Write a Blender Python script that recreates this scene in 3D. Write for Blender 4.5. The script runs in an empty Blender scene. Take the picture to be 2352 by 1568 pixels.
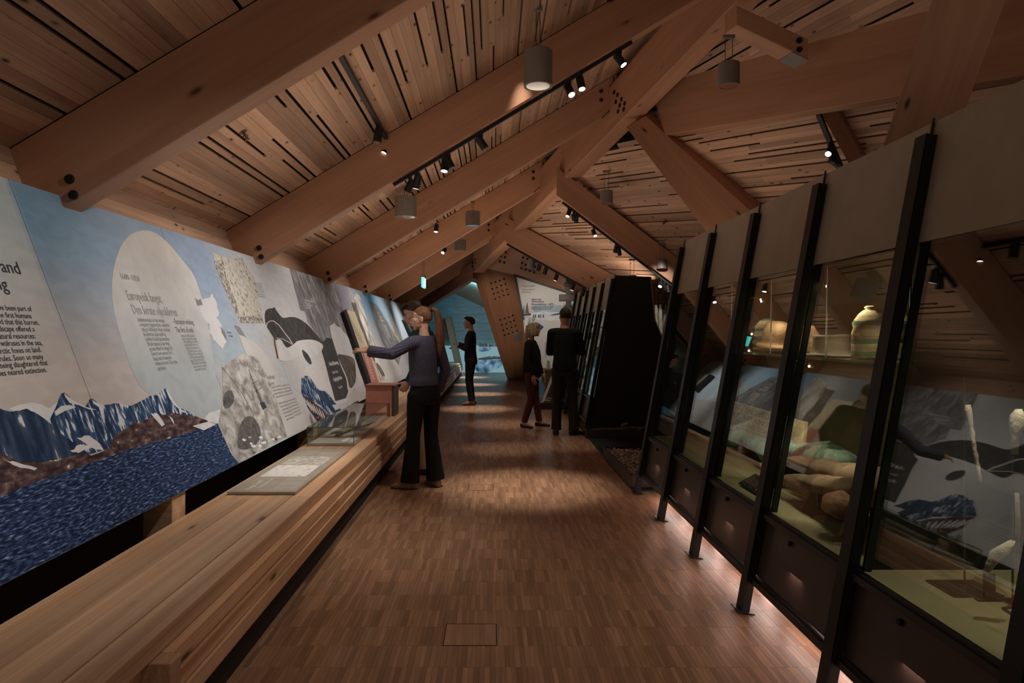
import bpy, bmesh, math, random
import numpy as np
from mathutils import Vector, Matrix, Quaternion
random.seed(7)
SC = bpy.context.scene
COL = SC.collection
V = Vector
# ------------------------------------------------------------------ camera, world, exposure
F = 1568.0                                   # focal length in pixels (24 mm on 36 mm)
CU, CV, EYE = 1133.0, 765.0, 1.46            # principal point and eye height
cd = bpy.data.cameras.new('camera'); cd.lens = 24; cd.sensor_width = 36
cd.shift_x = 43/2352; cd.shift_y = -19/2352; cd.clip_start = .05
cam = bpy.data.objects.new('camera', cd); COL.objects.link(cam)
cam.location = (0, 0, EYE); cam.rotation_euler = (math.pi/2, 0, 0)
SC.camera = cam
SC.view_settings.view_transform = 'Standard'; SC.view_settings.look = 'None'
SC.view_settings.gamma = 1; SC.view_settings.use_curve_mapping = False
SC.view_settings.exposure = 0.0
SC.cycles.use_denoising = True
SC.cycles.transparent_max_bounces = 16
SC.cycles.max_bounces = 7; SC.cycles.caustics_reflective = False; SC.cycles.caustics_refractive = False
SC.cycles.sample_clamp_indirect = 3
W = bpy.data.worlds.new('world'); SC.world = W; W.use_nodes = True
W.node_tree.nodes['Background'].inputs[0].default_value = (1.0, .82, .66, 1)
W.node_tree.nodes['Background'].inputs[1].default_value = .16

def look(o, target):
    o.rotation_euler = (V(target)-o.location).to_track_quat('-Z', 'Y').to_euler()
def lamp(kind, loc, target, power, col=(1, .86, .7), size=.1, angle=60, blend=.6, size_y=None, name='light'):
    d = bpy.data.lights.new(name, kind); d.energy = power; d.color = col
    if kind == 'SPOT': d.spot_size = math.radians(angle); d.spot_blend = blend; d.shadow_soft_size = size
    elif kind == 'AREA':
        d.shape = 'RECTANGLE' if size_y else 'SQUARE'; d.size = size
        if size_y: d.size_y = size_y
    else: d.shadow_soft_size = size
    o = bpy.data.objects.new(name, d); COL.objects.link(o); o.location = loc
    if target is not None: look(o, target)
    return o
WARM = (1, .80, .60); NEU = (1, .93, .84); COOL = (.85, .93, 1)
# track spots that wash the mural on the left
for y, x, z, pw in ((1.6, .1, 3.3, 80), (3.0, .2, 3.3, 120), (4.6, .3, 3.4, 190), (5.7, .3, 3.4, 230), (7.8, .3, 3.4, 230), (10.2, .2, 3.3, 200), (11.4, 0, 3.2, 180), (13.4, -.2, 3.1, 220), (15.6, -.6, 2.9, 200)):
    lamp('SPOT', (x, y, z), (-2.0, y+.25, 1.25), pw*.95, NEU, .05, 62, .9, name='mural_spot_light')
# pools of light on the floor
for x, y, z, pw, an in ((.28, 6.5, 4.0, 800, 30), (.1, 8.6, 3.9, 200, 20), (.2, 11.0, 3.7, 260, 24), (-.3, 13.2, 3.2, 560, 30), (-.3, 16.4, 2.8, 520, 30), (-.5, 19.4, 2.45, 560, 34), (-.8, 22.6, 2.3, 560, 38), (1.0, 9.0, 4.0, 150, 22), (-.95, 4.9, 3.4, 200, 46), (-.1, 3.6, 3.6, 95, 70)):
    lamp('SPOT', (x, y, z), (x, y, 0), pw*.8, (1, .88, .74), .12, an, 1.0, name='floor_spot_light')
# unseen upward fill added over aisle and cases, imitating bounce on the roof
for x, y, z, pw, sx, sy in ((-.6, 1.2, 1.9, 10, .8, 2.2), (-.6, 4.9, 1.9, 20, .8, 2.6), (-.5, 8.0, 1.9, 26, .8, 2.6), (-.4, 11.0, 1.9, 26, .8, 2.6), (-.4, 14.2, 1.9, 24, .8, 2.6), (1.95, 3.6, 2.4, 9, .4, 4.5), (1.95, 7.8, 2.2, 16, 1.0, 2.4), (2.0, 11.8, 2.4, 22, .4, 4.0)):
    lamp('AREA', (x, y, z), (x+.15, y, 9), pw*.5, (1, .80, .62), sx, size_y=sy, name='bounce_light')
# poster spot, and fill spots added to brighten the far post, pelts and people
lamp('SPOT', (-1.25, 5.5, 2.6), (-.85, 6.6, 1.6), 26, NEU, .06, 40, .9, name='couple_fill_spot')
lamp('SPOT', (-.35, 12.7, 2.3), (.05, 19.0, 1.9), 480, WARM, .05, 24, .8, name='post_fill_spot')
lamp('SPOT', (1.15, 13.4, 2.5), (1.25, 15.6, 1.7), 90, NEU, .05, 64, .8, name='poster_spot_light')
lamp('SPOT', (2.35, 9.9, 2.75), (2.8, 11.3, 1.8), 60, NEU, .05, 40, .8, name='pelt_fill_spot')
lamp('SPOT', (1.2, 9.4, 3.9), (.9, 10.4, .9), 60, WARM, .05, 40, .9, name='couple_fill_spot')
lamp('SPOT', (.6, 5.2, 3.9), (-.7, 6.6, 1.2), 45, WARM, .05, 34, .9, name='couple_fill_spot')
# blue light at the far end
lamp('AREA', (-.2, 21.5, 3.2), (-.2, 25.2, 1.4), 110, (.25, .72, 1), 1.5, name='blue_light')

# ------------------------------------------------------------------ helpers
def P(u, v, y):
    """point seen at pixel (u, v) of the photograph at depth y"""
    return V(((u-CU)/F*y, y, EYE-(v-CV)/F*y))
def PZ(u, v, z):
    y = F*(EYE-z)/(v-CV); return P(u, v, y)
def on_plane(u, v, n, p0):
    r = V(((u-CU)/F, 1, -(v-CV)/F)); n = V(n)
    t = n.dot(V(p0)-V((0, 0, EYE)))/n.dot(r)
    return r*t+V((0, 0, EYE))
class MB:
    def __init__(s): s.v = []; s.f = []; s.m = []; s.c = []
    def add(s, vs, fs, mi=0, col=None):
        b = len(s.v); s.v += [tuple(x) for x in vs]
        for f in fs: s.f.append([i+b for i in f]); s.m.append(mi); s.c.append(col)
        return s
    def hexa(s, p, mi=0, col=None):      # 8 points: bottom 4 (ccw from below order a b c d), top 4
        return s.add(p, [(3, 2, 1, 0), (4, 5, 6, 7), (0, 1, 5, 4), (1, 2, 6, 5), (2, 3, 7, 6), (3, 0, 4, 7)], mi, col)
    def box(s, x0, x1, y0, y1, z0, z1, mi=0, col=None):
        return s.hexa([(x0, y0, z0), (x1, y0, z0), (x1, y1, z0), (x0, y1, z0), (x0, y0, z1), (x1, y0, z1), (x1, y1, z1), (x0, y1, z1)], mi, col)
    def bbox(s, x0, x1, y0, y1, z0, z1, b=.004, mi=0):   # box with all edges chamfered
        pts = []
        xs, ys, zs = (x0, x1), (y0, y1), (z0, z1)
        bm = bmesh.new(); r = bmesh.ops.create_cube(bm, size=1)
        for w in bm.verts: w.co = V((xs[w.co.x > 0], ys[w.co.y > 0], zs[w.co.z > 0]))
        bmesh.ops.bevel(bm, geom=bm.edges[:], offset=b, segments=2, affect='EDGES', profile=.5)
        return s.bm(bm, mi)
    def bm(s, bm, mi=0):
        bm.verts.index_update()
        s.add([w.co[:] for w in bm.verts], [[w.index for w in f.verts] for f in bm.faces], mi); bm.free(); return s
    def tube(s, pts, rad, n=10, mi=0, caps=True, flat=1.0, up=(0, 0, 1)):
        pts = [V(p) for p in pts]; rads = rad if isinstance(rad, (list, tuple)) else [rad]*len(pts)
        vs = []; up = V(up)
        for i, p in enumerate(pts):
            t = (pts[min(i+1, len(pts)-1)]-pts[max(i-1, 0)]).normalized()
            u = up if abs(t.dot(up)) < .95 else V((1, 0, 0))
            a = t.cross(u).normalized(); b = a.cross(t).normalized()
            for k in range(n):
                an = 2*math.pi*k/n; vs.append(p+a*math.cos(an)*rads[i]+b*math.sin(an)*rads[i]*flat)
        fs = []
        for i in range(len(pts)-1):
            for k in range(n): fs.append((i*n+k, i*n+(k+1) % n, (i+1)*n+(k+1) % n, (i+1)*n+k))
        if caps: fs.append(tuple(range(n))[::-1]); fs.append(tuple(range((len(pts)-1)*n, len(pts)*n)))
        return s.add(vs, fs, mi)
    def cyl(s, p0, p1, r, n=16, mi=0, r2=None): return s.tube([p0, p1], [r, r if r2 is None else r2], n, mi)
    def lathe(s, prof, c=(0, 0, 0), n=24, mi=0, closed=False):
        vs = []; c = V(c)
        for r, z in prof:
            for k in range(n): a = 2*math.pi*k/n; vs.append(c+V((r*math.cos(a), r*math.sin(a), z)))
        fs = []; m = len(prof)
        for i in range(m-1 if not closed else m):
            j = (i+1) % m
            for k in range(n): fs.append((i*n+k, i*n+(k+1) % n, j*n+(k+1) % n, j*n+k))
        if not closed: fs.append(tuple(range(n))[::-1]); fs.append(tuple(range((m-1)*n, m*n)))
        return s.add(vs, fs, mi)
    def ell(s, c, r, rot=None, n=14, mi=0):
        vs = []; c = V(c); M = rot or Matrix.Identity(3); h = n//2
        vs.append(c+M @ V((0, 0, r[2])))
        for i in range(1, h):
            ph = math.pi*i/h
            for k in range(n):
                a = 2*math.pi*k/n
                vs.append(c+M @ V((r[0]*math.sin(ph)*math.cos(a), r[1]*math.sin(ph)*math.sin(a), r[2]*math.cos(ph))))
        vs.append(c+M @ V((0, 0, -r[2]))); L = len(vs)-1; fs = []
        for k in range(n): fs.append((0, 1+k, 1+(k+1) % n))
        for i in range(h-2):
            for k in range(n): fs.append((1+i*n+k, 1+(i+1)*n+k, 1+(i+1)*n+(k+1) % n, 1+i*n+(k+1) % n))
        b = 1+(h-2)*n
        for k in range(n): fs.append((b+k, L, b+(k+1) % n))
        return s.add(vs, fs, mi)
    def prism(s, pts, off, mi=0):       # polygon extruded by vector off
        pts = [V(p) for p in pts]; n = len(pts); off = V(off)
        fs = [tuple(range(n))[::-1], tuple(range(n, 2*n))]+[(i, (i+1) % n, n+(i+1) % n, n+i) for i in range(n)]
        return s.add(pts+[p+off for p in pts], fs, mi)
    def loft(s, rings, mi=0, caps=True):
        n = len(rings[0]); vs = [p for r in rings for p in r]; fs = []
        for i in range(len(rings)-1):
            for k in range(n): fs.append((i*n+k, i*n+(k+1) % n, (i+1)*n+(k+1) % n, (i+1)*n+k))
        if caps: fs.append(tuple(range(n))[::-1]); fs.append(tuple(range((len(rings)-1)*n, len(rings)*n)))
        return s.add(vs, fs, mi)
    def mesh(s, name, mats, smooth=False):
        me = bpy.data.meshes.new(name); me.from_pydata(s.v, [], s.f)
        for m in (mats if isinstance(mats, (list, tuple)) else [mats]): me.materials.append(m)
        if any(s.m): me.polygons.foreach_set('material_index', s.m)
        if s.c and s.c[0] is not None:
            at = me.attributes.new('tint', 'FLOAT', 'FACE'); at.data.foreach_set('value', s.c)
        bm = bmesh.new(); bm.from_mesh(me); bmesh.ops.recalc_face_normals(bm, faces=bm.faces); bm.to_mesh(me); bm.free()
        if smooth: me.polygons.foreach_set('use_smooth', [True]*len(me.polygons))
        me.update(); return me
    def build(s, name, mats, parent=None, smooth=False, mw=None):
        o = bpy.data.objects.new(name, s.mesh(name, mats, smooth)); COL.objects.link(o)
        if mw is not None: o.matrix_world = mw
        if parent is not None: par(o, parent)
        return o
def wm(o):
    return o.matrix_basis.copy() if o.parent is None else wm(o.parent) @ o.matrix_parent_inverse @ o.matrix_basis
def par(o, p):
    o.parent = p; o.matrix_parent_inverse = wm(p).inverted(); KIDS.setdefault(p.name, []).append(o)
def dup(root, delta=None, mw=None):
    """copy of a thing with copies of its parts and sub-parts"""
    r = root.copy(); COL.objects.link(r)
    for ch in [c for c in KIDS.get(root.name, [])]:
        c = ch.copy(); COL.objects.link(c); c.parent = r; KIDS.setdefault(r.name, []).append(c)
        for g in KIDS.get(ch.name, []):
            d = g.copy(); COL.objects.link(d); d.parent = c
    if mw is not None: r.matrix_basis = mw
    return r
KIDS = {}
def empty(name, loc=(0, 0, 0), rz=0):
    o = bpy.data.objects.new(name, None); COL.objects.link(o); o.location = loc; o.rotation_euler = (0, 0, rz); o.empty_display_size = .1; return o
def tag(o, label=None, cat=None, group=None, kind=None):
    if label: o['label'] = label
    if cat: o['category'] = cat
    if group: o['group'] = group
    if kind: o['kind'] = kind
    return o
def frame(o, x, z):
    """matrix with local x along x, local z near z"""
    x = V(x).normalized(); y = V(z).cross(x).normalized(); z = x.cross(y)
    m = Matrix((x, y, z)).transposed().to_4x4(); m.translation = V(o); return m
def arc(a, b, n): return [a+(b-a)*i/(n-1) for i in range(n)]

# ------------------------------------------------------------------ materials
def nt(name):
    m = bpy.data.materials.new(name); m.use_nodes = True; t = m.node_tree
    return m, t, t.nodes['Principled BSDF']
def N(t, ty, **kw):
    n = t.nodes.new(ty)
    for k, v in kw.items():
        if k.startswith('i_'):
            key = k[2:]; key = int(key) if key.isdigit() else key.replace('_', ' ')
            n.inputs[key].default_value = v
        else: setattr(n, k, v)
    return n
def ramp(t, fac, stops, interp='LINEAR'):
    n = t.nodes.new('ShaderNodeValToRGB'); cr = n.color_ramp; cr.interpolation = interp
    while len(cr.elements) < len(stops): cr.elements.new(.5)
    for e, (p, c) in zip(cr.elements, stops):
        e.position = p; e.color = (c[0], c[1], c[2], 1) if isinstance(c, (tuple, list)) else (c, c, c, 1)
    t.links.new(fac, n.inputs[0]); return n.outputs[0]
def mixc(t, fac, a, b, mode='MIX'):
    n = t.nodes.new('ShaderNodeMix'); n.data_type = 'RGBA'; n.blend_type = mode
    for sock, val in ((0, fac), (6, a), (7, b)):
        if hasattr(val, 'is_linked'): t.links.new(val, n.inputs[sock])
        else: n.inputs[sock].default_value = (val[0], val[1], val[2], 1) if isinstance(val, (tuple, list)) else val
    return n.outputs[2]
def math_(t, op, a, b=None, c=None):
    n = t.nodes.new('ShaderNodeMath'); n.operation = op
    for i, v in enumerate((a, b, c)):
        if v is None: continue
        if hasattr(v, 'is_linked'): t.links.new(v, n.inputs[i])
        else: n.inputs[i].default_value = v
    return n.outputs[0]
def s2l(c):
    return tuple(((x/255)/12.92 if x/255 <= .04045 else ((x/255+.055)/1.055)**2.4) for x in c)
def plain(name, col, rough=.6, metal=0, spec=.4, emit=None, es=1, bump=0, bscale=80, var=0, vscale=6):
    m, t, b = nt(name)
    b.inputs['Base Color'].default_value = (*col, 1); b.inputs['Roughness'].default_value = rough
    b.inputs['Metallic'].default_value = metal; b.inputs['Specular IOR Level'].default_value = spec
    if emit: b.inputs['Emission Color'].default_value = (*emit, 1); b.inputs['Emission Strength'].default_value = es
    tc = N(t, 'ShaderNodeTexCoord')
    no = N(t, 'ShaderNodeTexNoise', i_Scale=vscale, i_Detail=5.0); t.links.new(tc.outputs['Object'], no.inputs['Vector'])
    v = var or .08
    t.links.new(ramp(t, no.outputs[0], [(.3, tuple(c*(1-v) for c in col)), (.7, tuple(min(1, c*(1+v)) for c in col))]), b.inputs['Base Color'])
    if bump:
        n2 = N(t, 'ShaderNodeTexNoise', i_Scale=bscale, i_Detail=4.0); t.links.new(tc.outputs['Object'], n2.inputs['Vector'])
        bp = N(t, 'ShaderNodeBump', i_Strength=bump, i_Distance=.01); t.links.new(n2.outputs[0], bp.inputs['Height']); t.links.new(bp.outputs[0], b.inputs['Normal'])
    return m
def wood(name, c0, c1, rough=.55, knots=.05, kscale=(2.2, 5, 5), gs=(.5, 9, 9), per_object=True, tint=False, var=.35, spec=.3, axis=0):
    """wood with the grain along the object's own x axis"""
    m, t, b = nt(name); tc = N(t, 'ShaderNodeTexCoord'); co = tc.outputs['Object']
    oi = N(t, 'ShaderNodeObjectInfo')
    if per_object:
        va = N(t, 'ShaderNodeVectorMath', operation='ADD'); t.links.new(co, va.inputs[0])
        sc = N(t, 'ShaderNodeVectorMath', operation='SCALE'); sc.inputs[0].default_value = (37, 19, 11); t.links.new(oi.outputs['Random'], sc.inputs['Scale'])
        t.links.new(sc.outputs[0], va.inputs[1]); co = va.outputs[0]
    def mp(scale):
        q = N(t, 'ShaderNodeMapping'); s = list(scale)
        if axis: s[0], s[axis] = s[axis], s[0]
        q.inputs['Scale'].default_value = s; t.links.new(co, q.inputs[0]); return q.outputs[0]
    n1 = N(t, 'ShaderNodeTexNoise', i_Scale=1.0, i_Detail=6.0, i_Distortion=.6); t.links.new(mp(gs), n1.inputs['Vector'])
    n2 = N(t, 'ShaderNodeTexNoise', i_Scale=1.0, i_Detail=3.0); t.links.new(mp((gs[0]*4, gs[1]*9, gs[2]*9)), n2.inputs['Vector'])
    g = math_(t, 'ADD', math_(t, 'MULTIPLY', n1.outputs[0], .7), math_(t, 'MULTIPLY', n2.outputs[0], .3))
    col = ramp(t, g, [(.32, c0), (.68, c1)])
    if tint:
        at = N(t, 'ShaderNodeAttribute', attribute_name='tint'); rnd = at.outputs['Fac']
    else: rnd = oi.outputs['Random']
    k = math_(t, 'ADD', math_(t, 'MULTIPLY', rnd, var), 1-var*.55)
    vm = N(t, 'ShaderNodeVectorMath', operation='SCALE'); t.links.new(col, vm.inputs[0]); t.links.new(k, vm.inputs['Scale']); col = vm.outputs[0]
    if knots:
        vo = N(t, 'ShaderNodeTexVoronoi', i_Scale=1.0); t.links.new(mp(kscale), vo.inputs['Vector'])
        kf = ramp(t, vo.outputs['Distance'], [(knots*.5, 1), (knots, .75), (knots*1.5, .25), (knots*2.4, 0)])
        col = mixc(t, kf, col, tuple(x*.16 for x in c0))
    t.links.new(col, b.inputs['Base Color']); b.inputs['Roughness'].default_value = rough; b.inputs['Specular IOR Level'].default_value = spec
    bp = N(t, 'ShaderNodeBump', i_Strength=.12, i_Distance=.004); t.links.new(n2.outputs[0], bp.inputs['Height']); t.links.new(bp.outputs[0], b.inputs['Normal'])
    return m
def glass(name, tintc=(1, 1, 1), ior=1.5, rough=0):
    m, t, b = nt(name); t.nodes.remove(b); out = t.nodes['Material Output']
    fr = N(t, 'ShaderNodeFresnel', i_IOR=ior); ge = N(t, 'ShaderNodeNewGeometry'); io = math_(t, 'ADD', math_(t, 'MULTIPLY', ge.outputs['Backfacing'], 1/ior-ior), ior); t.links.new(io, fr.inputs['IOR']); tr = N(t, 'ShaderNodeBsdfTransparent'); tr.inputs[0].default_value = (*tintc, 1)
    gl = N(t, 'ShaderNodeBsdfGlossy', i_Roughness=rough); mx = N(t, 'ShaderNodeMixShader')
    t.links.new(fr.outputs[0], mx.inputs[0]); t.links.new(tr.outputs[0], mx.inputs[1]); t.links.new(gl.outputs[0], mx.inputs[2]); t.links.new(mx.outputs[0], out.inputs[0])
    return m
def emis(name, col, s):
    m, t, b = nt(name); b.inputs['Base Color'].default_value = (*[c*.2 for c in col], 1)
    b.inputs['Emission Color'].default_value = (*col, 1); b.inputs['Emission Strength'].default_value = s; return m
def noisy(name, stops, scale=8, mscale=(1, 1, 1), detail=6, rough=.5, dist=0, emit=0, coord='Object'):
    """print or cloth whose colour is a stretched noise through a ramp"""
    m, t, b = nt(name); tc = N(t, 'ShaderNodeTexCoord'); q = N(t, 'ShaderNodeMapping'); q.inputs['Scale'].default_value = mscale
    t.links.new(tc.outputs[coord], q.inputs[0])
    n = N(t, 'ShaderNodeTexNoise', i_Scale=float(scale), i_Detail=float(detail), i_Distortion=float(dist)); t.links.new(q.outputs[0], n.inputs['Vector'])
    c = ramp(t, n.outputs[0], stops); t.links.new(c, b.inputs['Base Color']); b.inputs['Roughness'].default_value = rough; b.inputs['Specular IOR Level'].default_value = .3
    if emit: t.links.new(c, b.inputs['Emission Color']); b.inputs['Emission Strength'].default_value = emit
    return m
M = {}
M['ceil'] = wood('ceiling_pine', (.36, .21, .14), (.60, .385, .265), .6, .085, (4.5, 10, 10), var=.5)
M['ceilstuff'] = wood('ceiling_pine_far', (.36, .21, .14), (.60, .385, .265), .6, .085, (4.5, 10, 10), per_object=False, tint=True, var=.5)
M['beam'] = wood('glulam_spruce', (.36, .18, .11), (.52, .285, .175), .5, .055, (1.6, 4.0, 4.0), (.35, 3.5, 3.5), var=.16)
M['bench'] = wood('bench_larch', (.38, .20, .105), (.72, .48, .30), .42, .06, (1.5, 6, 6), (.3, 11, 11), var=.36)
M['floorw'] = wood('oak_parquet', (.27, .145, .085), (.42, .245, .15), .33, 0, gs=(2.0, 18, 18), per_object=False, tint=True, var=.55, spec=.45, axis=1)
M['floorp'] = wood('oak_parquet_strip', (.27, .145, .085), (.42, .245, .15), .33, 0, gs=(2.0, 18, 18), per_object=True, var=.55, spec=.45, axis=1)
M['dark'] = plain('dark_void', (.02, .016, .013), .9)
M['brown'] = plain('dark_brown_board', (.085, .062, .048), .8)
M['black'] = plain('black_painted_steel', (.012, .012, .011), .38, 0, .5, bump=.05)
M['black2'] = plain('black_plastic', (.015, .015, .016), .5)
M['panelb'] = plain('dark_bronze_panel', (.06, .046, .04), .3, .2, .5)
M['fascia'] = plain('olive_grey_fascia', (.36, .31, .235), .42, 0, .4)
M['olive'] = plain('olive_case_lining', (.19, .17, .085), .35, 0, .5, var=.15)
M['khaki'] = plain('khaki_case_floor', (.30, .26, .155), .55)
M['glass'] = glass('case_glass', (.93, .96, .90), 1.85)
M['glass2'] = glass('vitrine_glass', (.985, .995, .985), 1.45)
M['gedge'] = plain('glass_edge', (.03, .12, .06), .15, 0, .7)
M['bolt'] = plain('dark_iron_bolt', (.02, .02, .022), .45, .6)
M['lampgrey'] = plain('grey_lamp_housing', (.19, .165, .145), .5, .0, .4)
M['chrome'] = plain('chrome_reflector', (.75, .74, .72), .12, 1)
M['steel'] = plain('steel_rod', (.14, .13, .12), .35, .8)
M['lens'] = emis('spot_lens', (1, .93, .82), 14)
M['lensdim'] = plain('dim_spot_lens', (.5, .5, .5), .15, .7)
M['white'] = plain('white_print', (.75, .75, .75), .6)
M['ink'] = plain('dark_print', (.04, .045, .055), .6)
# ================================================================== the setting
# ---- floor: industrial parquet of small upright oak strips in bands
fl = MB().box(-2.6, 7, -.6, 26, -.1, -.012).build('floor', M['dark']); tag(fl, kind='structure')
rows = [-.5+.205*i for i in range(129)]
st = MB(); strips = []
XB = 3.2
for ri, y0 in enumerate(rows):
    y = y0; x = -1.2+random.random()*.02
    xm = XB if y0 < 10 else 2.6
    wbase = .0225 if y0 < 13 else .045
    while x < xm:
        w = wbase*random.uniform(.85, 1.15); dz = random.uniform(-.0004, .0004)
        a = (x, x+w-.0007, y, y+.2043, -.012, dz)
        if 2.7 < y0 < 3.75 and -.55 < x < .95 and len(strips) < 298: strips.append(a)
        else: st.box(*a, col=random.random())
        x += w
st.build('parquet_strips', M['floorw'], fl)['kind'] = 'stuff'
for a in strips:
    MB().box(*a).build('parquet_strip', M['floorp'], fl)
MB().box(3.2, 7, -.6, 26, -.012, 0).build('floor_skirt', M['brown'], fl)
# small floor boxes let into the parquet
M['seam'] = plain('dark_seam', (.015, .012, .01), .6)
def floor_hatch(x0, x1, y0, y1, label):
    t = empty('floor_outlet_cover', ((x0+x1)/2, (y0+y1)/2, 0)); tag(t, label, 'floor cover', 'floor outlet covers')
    b = MB(); w = .005
    b.box(x0, x1, y0, y0+w, 0, .0012); b.box(x0, x1, y1-w, y1, 0, .0012); b.box(x0, x0+w, y0, y1, 0, .0012); b.box(x1-w, x1, y0, y1, 0, .0012)
    b.build('cover_rim', M['seam'], t)
    n = 9; b = MB()
    for i in range(n):
        xa = x0+w+(x1-x0-2*w)*i/n; b.box(xa, xa+(x1-x0-2*w)/n-.0008, y0+w, y1-w, 0, .001, col=random.random())
    b.build('cover_inlay', M['floorw'], t)
floor_hatch(-.237, .018, 3.19, 3.43, 'square parquet-topped floor cover with a black rim, nearest of the floor covers')
floor_hatch(-.235, 0.0, 6.34, 6.59, 'parquet-topped floor cover in the light pool beyond the nearest cover')
floor_hatch(-.18, .06, 9.2, 9.45, 'small faint floor cover far down the aisle before the couple')

# ---- left roof slope: boards run along the hall, rafters across it
def ceil_l(x): return 4.01+.6*x
def hip_x(y): return 1.59-.284*(y-9.42)
SL = math.atan(.6); CSL = math.cos(SL)
ce = MB().prism([(-3.0, -.6, ceil_l(-3.0)+.05), (5.4, -.6, ceil_l(5.4)+.05), (hip_x(26)+.4, 26, ceil_l(hip_x(26)+.4)+.05), (-3.0, 26, ceil_l(-3.0)+.05)], (0, 0, .06)).build('ceiling', M['dark'])
tag(ce, kind='structure')
RAF = [3.66, 6.62, 9.38, 12.1, 14.95, 17.8]; RT = .17
def notched(L, w, cuts, th=.022):
    """board in local coords: x along 0..L, y 0..w, z 0..th with slots cut into its +y edge"""
    pts = [(0, 0), (L, 0)]; g = .02
    up = []
    last = 0
    x = 0; ed = []
    for a, b in cuts: ed += [(a, w), (a, w-g), (b, w-g), (b, w)]
    full = [(0, w)]+ed+[(L, w)]
    o = []
    for p in full:
        if not o or (abs(o[-1][0]-p[0])+abs(o[-1][1]-p[1])) > 1e-4: o.append(p)
    pts += o[::-1]
    return MB().prism([(a, b, 0) for a, b in pts], (0, 0, th))
def slots(L, dens=.6):
    c = []
    r = random.random()
    if r < dens:
        k = random.random()
        if k < .33: c = [(0, L*random.uniform(.15, .75))]
        elif k < .6: c = [(L*random.uniform(.25, .85), L)]
        elif k < .8: c = [(0, L)]
        else:
            a = L*random.uniform(.1, .5); c = [(a, min(L-.05, a+L*random.uniform(.2, .6)))]
    return c
nb = 0
far = MB()
bays = [(-.5, RAF[0])]+[(RAF[i]+RT, RAF[i+1]) for i in range(5)]+[(RAF[5]+RT, 25.5)]
vis = {0: (-2.6, .6), 1: (-2.6, 1.7), 2: (-2.6, 2.6), 3: (-2.6, 1.8), 4: (-2.6, 1.0), 5: (-2.6, .2)}
for bi, (ya, yb) in sorted(enumerate(bays), key=lambda q: (1, 2, 0, 3, 4, 5, 6).index(q[0])):
    ya, yb = bays[bi]
    s = -2.62/CSL
    while True:
        w = random.choice((.06, .07, .08, .092))
        x0, x1 = s*CSL, (s+w)*CSL
        if x1 > hip_x(ya)+.35: break
        y1 = yb
        yl = 9.42+(1.59+.35-x1)/.284
        y1 = min(yb, yl)
        L = y1-ya
        if L > .1:
            mw = frame((x0, ya, ceil_l(x0)), (0, 1, 0), (.6, 0, -1))
            mw = Matrix(((0, CSL, .6*CSL, x0), (1, 0, 0, ya), (0, .6*CSL, -CSL, ceil_l(x0)), (0, 0, 0, 1)))
            # local z points down out of the slope, so lift the origin by the thickness
            mw.translation = V((x0, ya, ceil_l(x0)))-V(mw.col[2][:3])*.022
            mb = notched(L, w-.0018, slots(L, .7))
            lo, hi = vis.get(bi, (0, 0))
            if bi in vis and lo < x0 < hi and nb < 294:
                mb.build('ceiling_board', M['ceil'], ce, mw=mw); nb += 1
            else:
                r = random.random(); far.add([mw @ V(p) for p in mb.v], mb.f, 0); far.c = far.c[:-len(mb.f)]+[r]*len(mb.f)
        s += w
if far.v: far.build('ceiling_boards', M['ceilstuff'], ce)['kind'] = 'stuff'

# ---- right roof: two slopes, either side of the deep valley beam
NF, PF = (.299, .139, .311), (1.11, 11.1, 4.2)
R1A, R1B = V((2.25, 8.72, 4.0)), V((3.81, 4.9, 3.31))
NN, PN = (.83, .246, .5), (2.3, 8.6, 4.65)
def r1side(p):   # > 0 on the far side of the valley beam
    d = R1B-R1A; return (p.x-R1A.x)*(-d.y)+(p.y-R1A.y)*d.x
def hipside(p): return p.x-(hip_x(p.y)+.05)
def slope(name, n, p0, d, tests, span, wl, dens, limit, wset):
    n = V(n).normalized(); p0 = V(p0); d = V(d); d = (d-n*d.dot(n)).normalized(); w = n.cross(d).normalized()
    if w.z > 0: w = -w                         # across, downhill
    base = MB().prism([p0+d*a+w*b+n*.05 for a, b in ((-16, -8), (16, -8), (16, 10), (-16, 10))], n*.05)
    # shell cut to the same outline as the boards
    us = []
    for b in np.arange(span[0], span[1], .1):
        iv = clip(p0, d, w, b, tests)
        if iv: us.append((b, iv))
    sh = MB()
    for (b0, i0), (b1, i1) in zip(us, us[1:]):
        q = [p0+d*i0[0]+w*b0, p0+d*i0[1]+w*b0, p0+d*i1[1]+w*b1, p0+d*i1[0]+w*b1]
        sh.prism([x+n*.03 for x in q], n*.05)
    o = sh.build(name, M['dark']); tag(o, kind='structure')
    k = 0; stf = MB(); b = span[0]
    while b < span[1]:
        wd = random.choice(wset)
        iv = clip(p0, d, w, b+wd/2, tests)
        if iv:
            a = iv[0]
            while a < iv[1]-.05:
                L = min(random.uniform(1.6, 4.2), iv[1]-a)
                org = p0+d*a+w*b
                mb = notched(L, wd-.002, slots(L, dens)); nn = -n
                mw = Matrix((d, w, nn)).transposed().to_4x4(); mw.translation = org+n*.022
                if k < limit: mb.build('ceiling_board', M['ceil'], o, mw=mw); k += 1
                else:
                    r = random.random(); stf.add([mw @ V(p) for p in mb.v], mb.f, 0); stf.c = stf.c[:-len(mb.f)]+[r]*len(mb.f)
                a += L
        b += wd
    if stf.v: stf.build('ceiling_boards', M['ceilstuff'], o)['kind'] = 'stuff'
    return o
def clip(p0, d, w, b, tests):
    ok = []
    for a in np.arange(-14, 14, .04):
        p = p0+d*float(a)+w*float(b)
        if all(f(p) for f in tests): ok.append(a)
    return (float(ok[0]), float(ok[-1])) if len(ok) > 3 else None
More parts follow.
